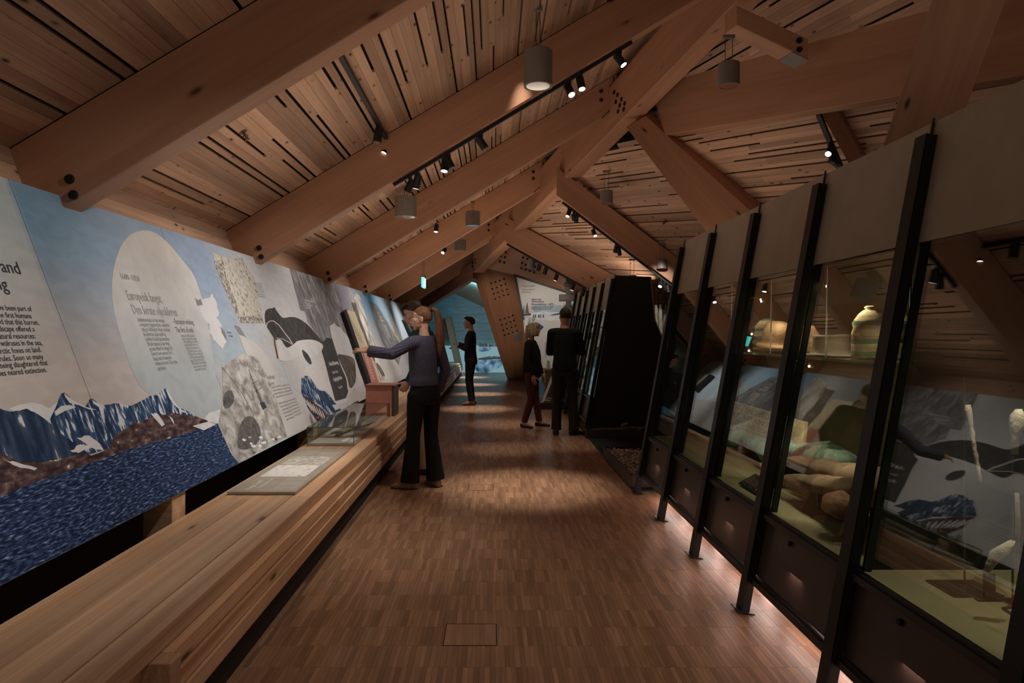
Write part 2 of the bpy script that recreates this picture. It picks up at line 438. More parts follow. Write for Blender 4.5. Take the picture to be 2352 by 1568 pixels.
slope('ceiling_right', NF, PF, (-.595, 1, .124), [lambda p: hipside(p) > .03, lambda p: r1side(p) > .35 or (p.y > 9.2 and p.z < 4.14), lambda p: p.z > 1.4, lambda p: p.y < 14.0-.66*(p.x-.31), lambda p: p.y > 2.2, lambda p: p.x < 6.5, lambda p: p.y > 17 or p.z < 6], (-5.5, 5.5), .1, .75, 290, (.06, .075, .09))
slope('ceiling_near', NN, PN, (-.212, 1, .086), [lambda p: hipside(p) > 0, lambda p: r1side(p) < .45, lambda p: p.y > -.5, lambda p: p.z > 2.4 and p.z < 7], (-6, 5), .1, .7, 250, (.07, .085, .1))

sh = MB().box(-3.1, 7, 12.9, 26, 4.75, 4.85); sh.box(-3.1, 7.2, -.6, 13, 7.6, 7.7); sh.box(-3.2, -3.1, -.6, 26, 0, 7.6); sh.box(6.9, 7, -.6, 26, 0, 7.6); sh.box(-3.1, 7, 12.95, 13.0, 4.8, 7.6)  # added shell that seals world light out above and beside the roof
tag(sh.build('light_seal_shell', M['brown']), kind='structure')
# ---- glulam beams
def box_between(mb, A, B, wv, hv):
    A, B, wv, hv = V(A), V(B), V(wv), V(hv)
    return mb.hexa([A, B, B+wv, A+wv, A+hv, B+hv, B+wv+hv, A+wv+hv])
def beam(name, A, B, wv, hv, label, cat='beam', group='glulam roof beams', bev=.008):
    """A..B lower front edge, wv width vector, hv height vector; local x runs along the beam"""
    A, B, wv, hv = V(A), V(B), V(wv), V(hv)
    L = (B-A).length; x = (B-A).normalized(); mw = frame((A+B)/2+wv/2+hv/2, x, hv); inv = mw.inverted()
    mb = MB(); box_between(mb, A, B, wv, hv)
    bm = bmesh.new(); vs = [bm.verts.new(inv @ V(p)) for p in mb.v]
    for f in mb.f: bm.faces.new([vs[i] for i in f])
    bmesh.ops.recalc_face_normals(bm, faces=bm.faces[:])
    bmesh.ops.bevel(bm, geom=bm.edges[:], offset=bev, segments=2, affect='EDGES', profile=.5)
    o = MB().bm(bm).build(name, M['beam'], mw=mw); tag(o, label, cat, group, 'thing'); return o
def bolt(p, n, r, parent, h=.012):
    n = V(n).normalized(); p = V(p)
    MB().tube([p-n*.01, p+n*h*.7, p+n*h], [r, r, r*.8], 12).build('bolt', M['bolt'], parent)
ords = ['nearest rafter crossing above the start of the mural', 'second rafter from the front, carrying the long black light track', 'third rafter, bolted to the ridge beam behind the light track', 'fourth rafter, lit along its lower edge by the spotlights', 'fifth rafter, the last one before the far ridge post', 'farthest short rafter behind the exit sign']
rb = []
def zb(x): return 3.52+.6*x
def hipface(y): return hip_x(y)+.10
for i, y in enumerate(RAF):
    xe = min(hipface(y), 4.6) if i < 5 else -.5
    A = (-2.85, y, zb(-2.85)); B = (xe, y, zb(xe))
    o = beam('glulam_rafter', A, B, (0, RT, 0), (0, 0, .488), 'sloping glued timber rafter, '+ords[i])
    rb.append(o)
    for k in (0, 1): bolt((-2.27+.02*k, y, 2.285-.085*k), (0, -1, 0), .026, o)
    if i in (2, 3, 4):
        for k in (0, 1): bolt((xe-.22, y, zb(xe)+.12+.12*k), (0, -1, 0), .026, o)
        # steel shoe
    # dark slot where the rafter is let into its steel shoe
        mb = MB(); x = xe-.045; z0, z1 = zb(x)+.0, zb(x)+.47
        mb.box(x-.006, x+.006, y-.003, y+.02, z0+.06, z1); mb.prism([(x, y-.003, z0+.066), (x, y-.003, z0+.05), (x-.16, y-.003, z0-.105), (x-.16, y-.003, z0-.09)], (0, .02, 0))
        mb.build('joint_slot', M['dark'], o)
hd = V((-.284, 1, -.175)); hq = V((1, .284, 0)).normalized()
HA, HB = V((1.59, 9.42, 4.22))-hd*5.6, V((1.59, 9.42, 4.22))+hd*7.3
hip = beam('ridge_beam', HA, HB, hq*.25, (0, 0, .62), 'long diagonal ridge beam running from the far post up over the aisle', 'beam')
for du, dv in ((1411, 212), (1419, 218), (1428, 228), (1415, 234), (1424, 242), (1435, 238), (1433, 251), (1420, 256)):
    # on the left face of the ridge beam
    n = -hq; p = on_plane(du, dv, n, HA)
    bolt(p, n, .03, hip)
for du, dv in ((1085, 603), (1092, 596), (1085, 611), (1092, 604)): bolt(on_plane(du, dv, -hq, HA), -hq, .03, hip)
# deep valley beam to the right
r1d = (R1B-R1A).normalized(); q1 = V((-r1d.y, r1d.x, 0)).normalized()
if q1.y < 0: q1 = -q1
R1 = beam('valley_beam', R1A-r1d*.55, R1A+r1d*6.6, q1*.2, (0, 0, .68), 'deep dark glued timber beam crossing at upper right behind the pendant')
for k in range(8): bolt(R1A+r1d*(-.42+.06*(k % 3))+V((0, 0, .25+.11*(k//3))), -q1, .028, R1)
# short tie between ridge beam and valley beam
A, B = P(1692, 57, 6.56), P(1856, 136, 6.35)
tie = beam('tie_beam', A, B, V((-.05, .2, .0)), V((0, 0, .19)), 'short stub beam with a grey steel end plate hanging beside the valley beam')
nrm = V((0, 0, 1)).cross(B-A).normalized(); nrm = nrm if nrm.y < 0 else -nrm
x = (B-A).normalized()
for k in (0, 1): bolt(B-x*.09+V((0, 0, .05+.085*k)), nrm, .028, tie)
mb = MB(); box_between(mb, B-x*.16-V((0, 0, .006)), B+x*.01-V((0, 0, .006)), V((-.05, .2, .0)), V((0, 0, .012))); mb.build('end_plate', M['lampgrey'], tie)
# right slope rafters
r3a, r3e = P(1278, 448, 11.0), P(1560, 662, 10.7)
R3 = beam('glulam_rafter', r3a, r3e, V((.02, .2, 0)), (0, 0, .46), 'right-hand rafter falling from the ridge beam with a black track of spotlights beneath')
r4a, r4e = P(1160, 554, 13.7), P(1420, 700, 12.4)
R4 = beam('glulam_rafter', r4a, r4e, V((.02, .2, 0)), (0, 0, .5), 'right-hand rafter above the white poster, with spotlights along its lower edge')
r5a, r5e = on_plane(1886, 262, NF, V(PF)-V((0, 0, .28))), on_plane(1962, 400, NF, V(PF)-V((0, 0, .28)))
ex = (r5e-r5a)
R5 = beam('glulam_rafter', r5a-ex*.3, r5e+ex*.9, V((.28, .06, -.1)), (0, 0, .3), 'rafter with a pinkish side and a black track, low on the right slope')
# leaning posts
def post(u0, v0, y0, u1, v1, y1, wpx0, wpx1, th, label, back=True):
    """wide face centred on the two pixels"""
    a0, b0 = P(u0-wpx0/2, v0, y0), P(u0+wpx0/2, v0, y0)
    a1, b1 = P(u1-wpx1/2, v1, y1), P(u1+wpx1/2, v1, y1)
    return a0, b0, a1, b1
def slab(name, quad, off, label, cat='post', group='leaning glulam posts'):
    a0, b0, b1, a1 = [V(q) for q in quad]; off = V(off)
    c = (a0+b0+a1+b1)/4+off/2; x = ((a1+b1)-(a0+b0)).normalized()
    mw = frame(c, x, off); inv = mw.inverted(); bm = bmesh.new()
    mb = MB(); mb.prism([a0, b0, b1, a1], off)
    vs = [bm.verts.new(inv @ V(p)) for p in mb.v]
    for f in mb.f: bm.faces.new([vs[i] for i in f])
    bmesh.ops.recalc_face_normals(bm, faces=bm.faces[:]); bmesh.ops.bevel(bm, geom=bm.edges[:], offset=.006, segments=2, affect='EDGES', profile=.5)
    o = MB().bm(bm).build(name, M['beam'], mw=mw); tag(o, label, cat, group, 'thing'); return o
# far post with rows of bolts
Y0, Y1 = 18.3, 21.4
fq = [P(1094, 606, Y0), P(1186, 618, Y0), P(1230, 872, Y1), P(1178, 872, Y1)]
fn = (fq[1]-fq[0]).cross(fq[3]-fq[0]).normalized(); fq[2] = on_plane(1230, 872, fn, fq[0])
fin = slab('leaning_post', fq, V((-.17, .16, .0)), 'tall tapering timber post at the far end with rows of dark bolts')
fn = (fq[1]-fq[0]).cross(fq[3]-fq[0]).normalized(); fn = fn if fn.y < 0 else -fn
for rows_ in (((1128, 650), (1138, 647), (1148, 644), (1158, 640), (1131, 663), (1141, 660), (1151, 655), (1161, 652), (1134, 674), (1144, 671), (1154, 667), (1164, 664), (1137, 686), (1147, 682), (1157, 678), (1167, 676)),
              ((1149, 734), (1159, 731), (1169, 728), (1178, 724), (1153, 746), (1163, 743), (1172, 739), (1181, 735), (1156, 758), (1165, 754), (1175, 751), (1184, 747), (1159, 769), (1168, 766), (1178, 763), (1188, 759))):
    for u, v in rows_: bolt(on_plane(u, v, fn, fq[0]), fn, .027, fin, .016)
# bolted haunch right of the far post top
hq2 = [P(1100, 612, 16.9), P(1168, 556, 16.0), P(1420, 702, 15.4), P(1320, 688, 15.6), P(1182, 631, 16.4)]
mb = MB().prism([V(p) for p in hq2], V((.03, .2, .03)))
c0 = hq2[0]; mw = frame(c0, hq2[3]-hq2[0], (0, 0, 1)); inv = mw.inverted(); mb.v = [tuple(inv @ V(p)) for p in mb.v]
hau = mb.build('bolted_haunch', M['beam'], mw=mw); tag(hau, 'broad orange timber haunch with bolt groups above the white poster', 'beam', 'glulam roof beams', 'thing')
hn = (hq2[1]-hq2[0]).cross(hq2[3]-hq2[0]).normalized(); hn = hn if hn.y < 0 else -hn
for u, v in ((1164, 566), (1152, 576), (1162, 579), (1150, 588), (1160, 591), (1138, 596), (1148, 600), (1158, 603), (1201, 592), (1211, 595), (1231, 601), (1199, 604), (1207, 608), (1229, 612), (1197, 616), (1207, 619), (1217, 622), (1227, 625)):
    bolt(on_plane(u, v, hn, hq2[0]), hn, .027, hau, .016)
# leaning posts on the right
cq = [P(1455, 286, 8.95), P(1486, 262, 8.9), P(2300, 990, 7.6), P(2130, 1130, 7.4)]
lp = slab('leaning_post', [P(1438, 292, 8.9), P(1483, 266, 8.9), P(2228, 940, 7.6), P(2062, 1106, 7.6)], V((.16, .17, .14)), 'broad orange leaning timber post dropping behind the near showcase')
vq = [P(2178, -110, 4.4), P(2352, -110, 4.4), P(1900, 1100, 7.0), P(1770, 1100, 7.0)]
vp = slab('leaning_post', vq, V((.16, .3, .02)), 'pale leaning timber post at upper right, behind the top of the near showcase')

# far roof: lower gable behind the post, all in blue light
M['farwood'] = wood('far_pine', (.40, .34, .24), (.52, .45, .33), .6, 0, per_object=False)
def quad(name, pts, m, off, kind='structure'):
    o = MB().prism([V(p) for p in pts], V(off)).build(name, m); tag(o, kind=kind); return o
quad('ceiling_far_right', [P(1080, 622, 19.6), P(1150, 640, 19.6), P(1150, 722, 25), P(1045, 675, 25)], M['farwood'], (0, 0, .06))
quad('ceiling_far_left', [P(1080, 622, 19.6), P(1045, 675, 25), P(900, 745, 25), P(930, 700, 19.6)], M['farwood'], (0, 0, .06))
hf = beam('ridge_beam', P(1086, 638, 17.1), P(965, 715, 20.5), (.1, .3, 0), (0, 0, .42), 'dark far continuation of the ridge beam, dropping left behind the couple')
M['teal'] = noisy('far_wall_boards', [(.3, (.22, .28, .30)), (.7, (.34, .42, .44))], 3, (1, 1, 14), rough=.6)
wf = MB().box(-6, 7, 25.2, 25.4, 0, 4.75).build('wall_far', M['teal']); tag(wf, kind='structure')
for k in range(9): MB().box(-5.9, 2.4, 25.16, 25.2, .05+.3*k, .34+.3*k).build('wall_board', M['teal'], wf)
wr = MB().box(6.6, 6.8, -.6, 26, 0, 3.2).build('wall_right', M['brown']); tag(wr, kind='structure')
fs = beam('leaning_post', P(1046, 845, 23.6), P(1021, 728, 24.6), (.2, .05, 0), (.04, .3, .03), 'slim bluish leaning post against the far wall', 'post', 'leaning glulam posts')

# ---- left wall: leaning boards between mural and roof, dark wall below
wl = MB().prism([(-2.63, -.6, 2.5), (-2.05, -.6, .9), (-2.15, -.6, .9), (-2.73, -.6, 2.5)], (0, 26, 0)).build('wall_left', M['brown']); tag(wl, kind='structure')
ld = V((-.58, 0, 1.6)).normalized()
bw = (-.5, *RAF, 25.2)
for bi in range(7):
    y0 = bw[bi]+(RT if bi else 0); y1 = bw[bi+1]
    for k in range(6):
        p = V((-2.62, y0, 2.475))-ld*(.135*(k+1))
        mw = frame(p, (0, 1, 0), V((1, 0, .36)))
        mw = Matrix((V((0, 1, 0)), ld, V((1, 0, .36)).normalized())).transposed().to_4x4(); mw.translation = p
        MB().box(0, y1-y0, .0008, .1342, 0, .02).build('wall_board', M['ceil'], wl, mw=mw)
lw = MB().box(-2.4, -2.3, -.6, 25.2, 0, .95).build('wall_left_base', plain('brown_board_low', (.24, .18, .13), .8)); tag(lw, kind='structure')
# ================================================================== bench along the left side
be = empty('timber_bench', (-1.42, 12, 0)); tag(be, 'long low timber bench of glued planks running beneath the mural', 'bench')
def xbar(name, x0, x1, y0, y1, z0, z1, m, parent, b=.003, bm=True):
    """bar along y with its own local x along the grain"""
    mw = frame(((x0+x1)/2, (y0+y1)/2, (z0+z1)/2), (0, 1, 0), (0, 0, 1)); L, w, h = y1-y0, x1-x0, z1-z0
    mb = MB()
    if bm: mb.bbox(-L/2, L/2, -w/2, w/2, -h/2, h/2, b)
    else: mb.box(-L/2, L/2, -w/2, w/2, -h/2, h/2)
    return mb.build(name, m, parent, mw=mw)
ws = [.105, .12, .11, .125, .12]; x = -1.71
cuts = [.4, 5.2, 10.4, 16.0, 24.2]
for i, w in enumerate(ws):
    off = random.uniform(-1.2, 1.2)
    ys = [.4]+[c+off for c in cuts[1:-1]]+[24.2]
    for a, b in zip(ys, ys[1:]): xbar('plank', x+.0006, x+w-.0006, a+.0006, b-.0006, .372, .45+random.uniform(-.0005, .0005), M['bench'], be, .006 if i == 4 else .0015)
    x += w
for k, (xf, z0, z1) in enumerate(((-1.096, .302, .371), (-1.083, .236, .299), (-1.07, .165, .233))):
    y = 2.33
    while y < 24:
        L = random.uniform(2.2, 3.4); xbar('slat', -1.66, xf, y, min(y+L, 24.1)-.002, z0, z1, M['bench'], be, .003); y += L
xbar('end_block', -1.62, -1.064, 2.25, 2.328, .0, .371, M['bench'], be, .004)
xbar('apron', -1.62, -1.16, .4, 2.25, .1, .371, M['bench'], be, .004)
MB().box(-1.6, -1.118, .4, 24, 0, .165).build('plinth', M['dark'], be)
# support blocks standing behind the bench under the mural
for i, y in enumerate((3.7, 6.6, 9.4, 12.1)):
    t = MB(); t.bbox(-1.90, -1.74, y, y+.16, .3, .62, .004)
    o = t.build('mural_support_block', M['bench']); tag(o, ('near timber block standing behind the bench under the sea print' if i == 0 else 'timber block behind the bench under the mural, %s along' % ('second', 'third', 'fourth')[i-1]), 'block', 'timber blocks under the mural')
    o['kind'] = 'thing'

# ================================================================== the mural
MX0, MZ0, MX1, MZ1 = -1.72, .58, -2.33, 2.20
mdir = V((MX1-MX0, 0, MZ1-MZ0)); ML = mdir.length; mdn = mdir.normalized(); mnor = V((mdn.z, 0, -mdn.x))
MY0, MY1 = .45, 17.4
mu = empty('mural_wall', (-1.75, 9, .58)); tag(mu, 'long leaning printed exhibition mural with mountains, sea and a bowhead whale', 'mural')
def mrl(u, v):
    """pixel -> (y, h) on the mural plane, metres"""
    p = on_plane(u, v, mnor, (MX0, 0, MZ0)); return p.y, (p-V((MX0, p.y, MZ0))).dot(mdn)
def mpt(y, h, o=0): return V((MX0, y, MZ0))+mdn*h+mnor*o
MW = Matrix((V((0, 1, 0)), mdn, mnor)).transposed().to_4x4(); MW.translation = V((MX0, 0, MZ0))   # local x = y, local y = h, local z = out
def murmat():
    m, t, b = nt('mural_sky_print'); tc = N(t, 'ShaderNodeTexCoord'); sp = N(t, 'ShaderNodeSeparateXYZ'); t.links.new(tc.outputs['Object'], sp.inputs[0])
    ys = math_(t, 'DIVIDE', sp.outputs[0], 18.0); h = math_(t, 'DIVIDE', sp.outputs[1], ML)
    s = lambda y: y/18.0
    top = ramp(t, ys, [(s(0), (.42, .47, .48)), (s(3.27), (.42, .48, .50)), (s(3.29), (.17, .30, .43)), (s(4.3), (.28, .38, .50)), (s(5.4), (.24, .31, .44)), (s(6.3), (.60, .63, .66)), (s(8.0), (.52, .54, .58)), (s(9.2), (.10, .10, .14)), (s(9.8), (.16, .16, .24)), (s(11), (.40, .42, .46)), (s(12.5), (.10, .34, .60)), (s(14), (.42, .62, .82)), (s(17.4), (.5, .66, .82))])
    bot = ramp(t, ys, [(s(0), (.52, .47, .46)), (s(3.2), (.56, .50, .48)), (s(4.4), (.52, .49, .50)), (s(5.2), (.36, .46, .54)), (s(6.0), (.50, .52, .56)), (s(6.9), (.62, .61, .62)), (s(8), (.66, .64, .66)), (s(9.4), (.60, .58, .60)), (s(11), (.50, .48, .48)), (s(17.4), (.5, .52, .55))])
    f = ramp(t, h, [(.30, 0), (.92, 1)], 'EASE')
    c = mixc(t, f, bot, top)
    q = N(t, 'ShaderNodeMapping'); q.inputs['Scale'].default_value = (2.2, 4.5, 1); q.inputs['Rotation'].default_value = (0, 0, .35); t.links.new(tc.outputs['Object'], q.inputs[0])
    n = N(t, 'ShaderNodeTexNoise', i_Scale=3.0, i_Detail=9.0, i_Distortion=.7); t.links.new(q.outputs[0], n.inputs['Vector'])
    c = mixc(t, .13, c, ramp(t, n.outputs[0], [(.35, .25), (.65, .8)]), 'OVERLAY')
    t.links.new(c, b.inputs['Base Color']); b.inputs['Roughness'].default_value = .5; b.inputs['Specular IOR Level'].default_value = .25
    return m
M['mural'] = murmat()
seams = [MY0, 1.78, 3.28, 4.78, 6.28, 7.78, 9.28, 10.78, 12.28, 13.78, 15.28, MY1]
for a, b in zip(seams, seams[1:]):
    dz = random.uniform(-.0003, .0003)
    MB().box(a+.002, b-.002, 0, ML, -.03, dz).build('mural_panel', M['mural'], mu, mw=MW)
layer = [0]
def prt(name, px, m, depth=None, sm=0, raw=False):
    """flat printed shape on the mural (pixels of its outline, or (y, h) pairs when raw)"""
    layer[0] += 1; z = .0005+layer[0]*.00002
    q = [tuple(p) if raw else mrl(*p) for p in px]
    if sm:
        for _ in range(sm):
            r = []
            for i in range(len(q)):
                a, b = q[i], q[(i+1) % len(q)]
                r += [(a[0]*.75+b[0]*.25, a[1]*.75+b[1]*.25), (a[0]*.25+b[0]*.75, a[1]*.25+b[1]*.75)]
            q = r
    q = [(min(max(a, MY0), MY1), min(max(h, .001), ML-.001)) for a, h in q]
    mb = MB(); bm = bmesh.new(); vs = [bm.verts.new((a, h, z)) for a, h in q]
    es = [bm.edges.new((vs[i], vs[(i+1) % len(vs)])) for i in range(len(vs))]
    bmesh.ops.triangle_fill(bm, edges=es, use_beauty=True, normal=(0, 0, 1))
    for f in bm.faces:
        if f.normal.z < 0: f.normal_flip()
    me = bpy.data.meshes.new(name); bm.to_mesh(me); bm.free(); me.materials.append(m)
    o = bpy.data.objects.new(name, me); COL.objects.link(o); o.matrix_world = MW; par(o, mu); return o
def stroke(px, w):
    """band of pixel width w along a pixel polyline"""
    L, R = [], []
    for i, p in enumerate(px):
        a = V(px[max(i-1, 0)]); b = V(px[min(i+1, len(px)-1)]); d = (b-a).normalized(); n = V((-d.y, d.x)); k = w if not isinstance(w, (list, tuple)) else w[i]
        L.append((p[0]+n.x*k/2, p[1]+n.y*k/2)); R.append((p[0]-n.x*k/2, p[1]-n.y*k/2))
    return L+R[::-1]
def jag(px, amp, n=3, seed=1):
    """outline with small irregular steps between its points"""
    r = random.Random(seed); o = []
    for i in range(len(px)):
        a, b = px[i], px[(i+1) % len(px)]; o.append(a)
        for k in range(1, n): t = k/n; o.append((a[0]+(b[0]-a[0])*t+r.uniform(-amp, amp), a[1]+(b[1]-a[1])*t+r.uniform(-amp, amp)))
    return o
M['pale'] = noisy('pale_paper_print', [(.3, (.50, .49, .49)), (.7, (.60, .59, .59))], 3, dist=.5, rough=.55)
M['pale2'] = noisy('pale_lilac_print', [(.3, (.56, .56, .60)), (.7, (.68, .67, .69))], 2, rough=.55)
M['snow'] = noisy('snow_print', [(.3, (.62, .64, .68)), (.7, (.78, .78, .78))], 9, rough=.55)
M['mount'] = noisy('blue_mountain_print', [(.40, (.012, .035, .09)), (.50, (.03, .075, .16)), (.555, (.10, .17, .30)), (.585, (.62, .66, .72)), (.66, (.70, .72, .74))], 8, (4.2, 1.2, 1), 10, .55, .4)
M['mount2'] = noisy('dark_mountain_print', [(.42, (.010, .03, .075)), (.56, (.035, .07, .14)), (.63, (.09, .10, .15)), (.66, (.6, .63, .7)), (.7, (.7, .7, .72))], 5, (4.0, 1.2, 1), 8, .55, .4)
M['shore'] = noisy('brown_shore_print', [(.38, (.035, .022, .028)), (.5, (.085, .052, .055)), (.60, (.17, .11, .10)), (.655, (.22, .15, .14)), (.675, (.75, .72, .7))], 7, (2.2, 4.5, 1), 8, .55, .25)
M['sea'] = noisy('dark_sea_print', [(.34, (.006, .012, .035)), (.47, (.012, .032, .09)), (.56, (.04, .085, .20)), (.64, (.13, .20, .38)), (.72, (.38, .45, .62))], 11, (2.2, 11, 1), 6, .5, .3)
M['engr'] = noisy('grey_engraving_print', [(.3, (.17, .165, .16)), (.46, (.32, .31, .30)), (.58, (.47, .46, .44)), (.72, (.62, .60, .58))], 9, (1, 1.4, 1), 15, .55, .6)
M['engd'] = noisy('dark_engraving_print', [(.3, (.05, .05, .052)), (.7, (.17, .165, .165))], 22, (1, 1, 1), 6, .55)
M['map'] = noisy('old_map_print', [(.34, (.20, .185, .15)), (.42, (.44, .42, .36)), (.52, (.54, .52, .47)), (.6, (.58, .57, .53))], 22, (1.4, 1, 1), 9, .55, .4)
M['mapd'] = noisy('old_map_dark_print', [(.40, (.14, .13, .12)), (.54, (.40, .38, .34)), (.64, (.54, .52, .48))], 34, (1, 1, 1), 9, .55, .5)
M['whale'] = noisy('whale_back_print', [(.3, (.035, .036, .04)), (.6, (.075, .075, .08)), (.75, (.15, .145, .145))], 14, (1, 1, 1), 8, .55)
M['whalew'] = noisy('whale_belly_print', [(.3, (.62, .62, .64)), (.7, (.74, .73, .74))], 4, rough=.55)
M['greyp'] = noisy('grey_cliff_print', [(.3, (.11, .11, .125)), (.5, (.20, .20, .215)), (.72, (.40, .40, .42))], 5, (2.4, 1, 1), 8, .55, .8)
M['darkp'] = noisy('charcoal_print', [(.3, (.045, .045, .05)), (.7, (.075, .073, .078))], 5, rough=.55)
M['tanp'] = noisy('tan_print', [(.3, (.05, .042, .036)), (.55, (.14, .115, .095)), (.75, (.36, .32, .27))], 6, (2.4, 1, 1), 8, .55, 1)
M['icep'] = noisy('icy_cliff_print', [(.36, (.16, .14, .12)), (.47, (.42, .39, .36)), (.56, (.72, .70, .68)), (.7, (.80, .78, .76))], 4, (3.4, .8, 1), 8, .55, .8)
M['bluep'] = noisy('pale_blue_print', [(.3, (.40, .52, .66)), (.7, (.62, .70, .78))], 2, rough=.55)
M['brownl'] = plain('brown_line_print', (.16, .075, .055), .6)
M['pinkl'] = plain('pale_pink_line_print', (.62, .53, .52), .6)
M['greyl'] = plain('grey_print', (.21, .21, .225), .6)
# nearest panel: pale wedge
def archmat():
    m, t, b = nt('pale_arch_print'); tc = N(t, 'ShaderNodeTexCoord'); sp = N(t, 'ShaderNodeSeparateXYZ'); t.links.new(tc.outputs['Object'], sp.inputs[0])
    n = N(t, 'ShaderNodeTexNoise', i_Scale=7.0, i_Detail=8.0, i_Distortion=.6); t.links.new(tc.outputs['Object'], n.inputs['Vector'])
    c = ramp(t, math_(t, 'DIVIDE', sp.outputs[1], ML), [(.38, (.44, .50, .54)), (.62, (.54, .55, .56)), (.95, (.56, .54, .52))])
    c = mixc(t, .18, c, ramp(t, n.outputs[0], [(.35, .3), (.65, .7)]), 'OVERLAY'); t.links.new(c, b.inputs['Base Color']); b.inputs['Roughness'].default_value = .55; return m
M['arch'] = archmat()
prt('printed_pale_arch', [(256, 640), (270, 578), (292, 542), (322, 528), (352, 531), (383, 553), (418, 596), (446, 630), (466, 690), (482, 770), (494, 850), (505, 910), (508, 960), (480, 958), (448, 955), (420, 945), (392, 908), (330, 905), (300, 846), (275, 770), (258, 700)], M['arch'], sm=1)
prt('printed_snow_hill', [(20, 938), (50, 928), (72, 924), (95, 928), (112, 938), (130, 925), (150, 960), (150, 1000), (60, 960)], M['snow'])
prt('printed_mountain', jag([(115, 962), (128, 935), (140, 905), (147, 901), (166, 918), (196, 934), (205, 918), (212, 915), (232, 930), (262, 926), (300, 932), (330, 918), (345, 908), (362, 906), (374, 893), (380, 891), (392, 910), (405, 930), (440, 950), (452, 966), (440, 1000), (330, 1010), (200, 1045), (130, 1030)], 1.2, 3, 3), M['mount'])
for q in (((147, 903), (166, 918), (196, 934), (222, 941), (205, 940), (180, 930), (160, 925), (150, 912)), ((125, 945), (140, 932), (160, 930), (175, 935), (150, 943), (128, 955)), ((380, 893), (392, 910), (412, 938), (435, 950), (420, 946), (400, 930), (388, 912)), ((212, 918), (232, 932), (225, 934), (214, 926))): prt('printed_snow', q, M['snow'])
prt('printed_mountain', jag([(-40, 940), (0, 938), (22, 945), (45, 943), (60, 938), (78, 946), (110, 968), (150, 1003), (205, 1042), (150, 1062), (60, 1062), (0, 1050), (-40, 1045)], 1, 3, 5), M['mount2'])
prt('printed_shore', jag([(-40, 1036), (0, 1040), (40, 1058), (90, 1062), (150, 1052), (185, 1040), (210, 1046), (250, 1030), (262, 1000), (300, 975), (350, 957), (400, 948), (440, 956), (458, 962), (480, 975), (455, 990), (380, 1010), (300, 1032), (200, 1068), (100, 1100), (0, 1140), (-40, 1152)], 1.2, 4, 8), M['shore'])
for q in (((175, 1005), (205, 1000), (230, 1020), (238, 1035), (210, 1028)), ((160, 1035), (185, 1020), (215, 1025), (180, 1040)), ((345, 948), (362, 950), (378, 975), (372, 980)), ((385, 953), (395, 960), (400, 975)), ((10, 1056), (40, 1062), (85, 1075), (80, 1080), (30, 1068))): prt('printed_snow', jag(q, 2, 3, 2), M['snow'])
prt('printed_sea', [(-200, 1212), (-40, 1152), (0, 1139), (60, 1116), (130, 1090), (200, 1066), (300, 1031), (400, 1003), (462, 985), (500, 972), (512, 1000), (530, 1040), (548, 1064), (300, 1196), (0, 1348), (-200, 1450)], M['sea'])
prt('printed_point', [(430, 962), (448, 955), (482, 968), (470, 970), (455, 972)], M['shore'])
prt('printed_ice', [(442, 978), (478, 968), (495, 975), (468, 988)], M['snow'])
prt('printed_ice', [(470, 960), (480, 948), (505, 940), (540, 938), (560, 950), (500, 972), (478, 968)], M['snow'])
# map of islands
prt('printed_islands', jag([(462, 690), (478, 684), (488, 674), (495, 690), (503, 720), (497, 730), (508, 745), (512, 765), (520, 785), (510, 803), (498, 788), (480, 765), (482, 745), (470, 735), (458, 712)], 2, 4, 4), M['pale2'])
prt('printed_island', [(447, 683), (455, 690), (460, 685), (466, 700), (453, 702)], M['greyl'])
prt('printed_island', jag([(506, 748), (516, 762), (522, 785), (518, 780), (508, 762)], 1, 3, 2), M['greyl'])
# old chart
prt('printed_map', [(487, 580), (525, 594), (555, 592), (585, 640), (606, 742), (552, 742), (528, 690), (505, 625)], M['map'])
prt('printed_map_detail', [(490, 600), (512, 596), (520, 640), (545, 700), (552, 740), (535, 705), (510, 650)], M['mapd'])
prt('printed_map_detail', [(549, 728), (598, 722), (606, 742), (552, 742)], M['mapd'])
# dark fin, ice edge
prt('printed_fluke', [(537, 747), (550, 750), (562, 770), (577, 788), (566, 782), (550, 768)], M['greyl'])
prt('printed_ice_edge', [(548, 768), (560, 772), (590, 790), (625, 830), (660, 860), (640, 870), (600, 830), (565, 812)], M['pale'])
# engraving of a whale hunt
prt('printed_engraving', [(510, 842), (535, 826), (556, 812), (590, 820), (612, 862), (636, 925), (659, 1002), (548, 1064), (528, 1030), (502, 968), (512, 905)], M['engr'])
prt('printed_whale_back', [(543, 1026), (548, 985), (558, 962), (570, 954), (583, 958), (596, 978), (600, 1000), (592, 1018), (575, 1030), (555, 1034)], M['engd'], sm=1)
prt('printed_smoke', [(512, 905), (530, 892), (540, 915), (530, 935), (512, 940)], M['engd'], sm=1)
prt('printed_fin', stroke([(512, 846), (535, 870), (560, 900), (585, 950), (592, 970)], [8, 9, 9, 7, 3]), M['engr'])
prt('printed_fin_edge', stroke([(509, 843), (533, 872), (557, 905), (580, 948)], 1.4), M['engd'])
prt('printed_mast', stroke([(571, 848), (582, 880), (592, 910), (606, 940)], 1.4), M['ink'])
prt('printed_mast', stroke([(583, 885), (594, 905), (604, 935)], 4), M['engd'])
prt('printed_ship', [(596, 925), (606, 922), (613, 935), (603, 941)], M['ink'])
prt('printed_yards', stroke([(577, 882), (593, 874)], 1.2), M['ink'])
prt('printed_yards', stroke([(584, 900), (602, 890)], 1.2), M['ink'])
rr = random.Random(4)
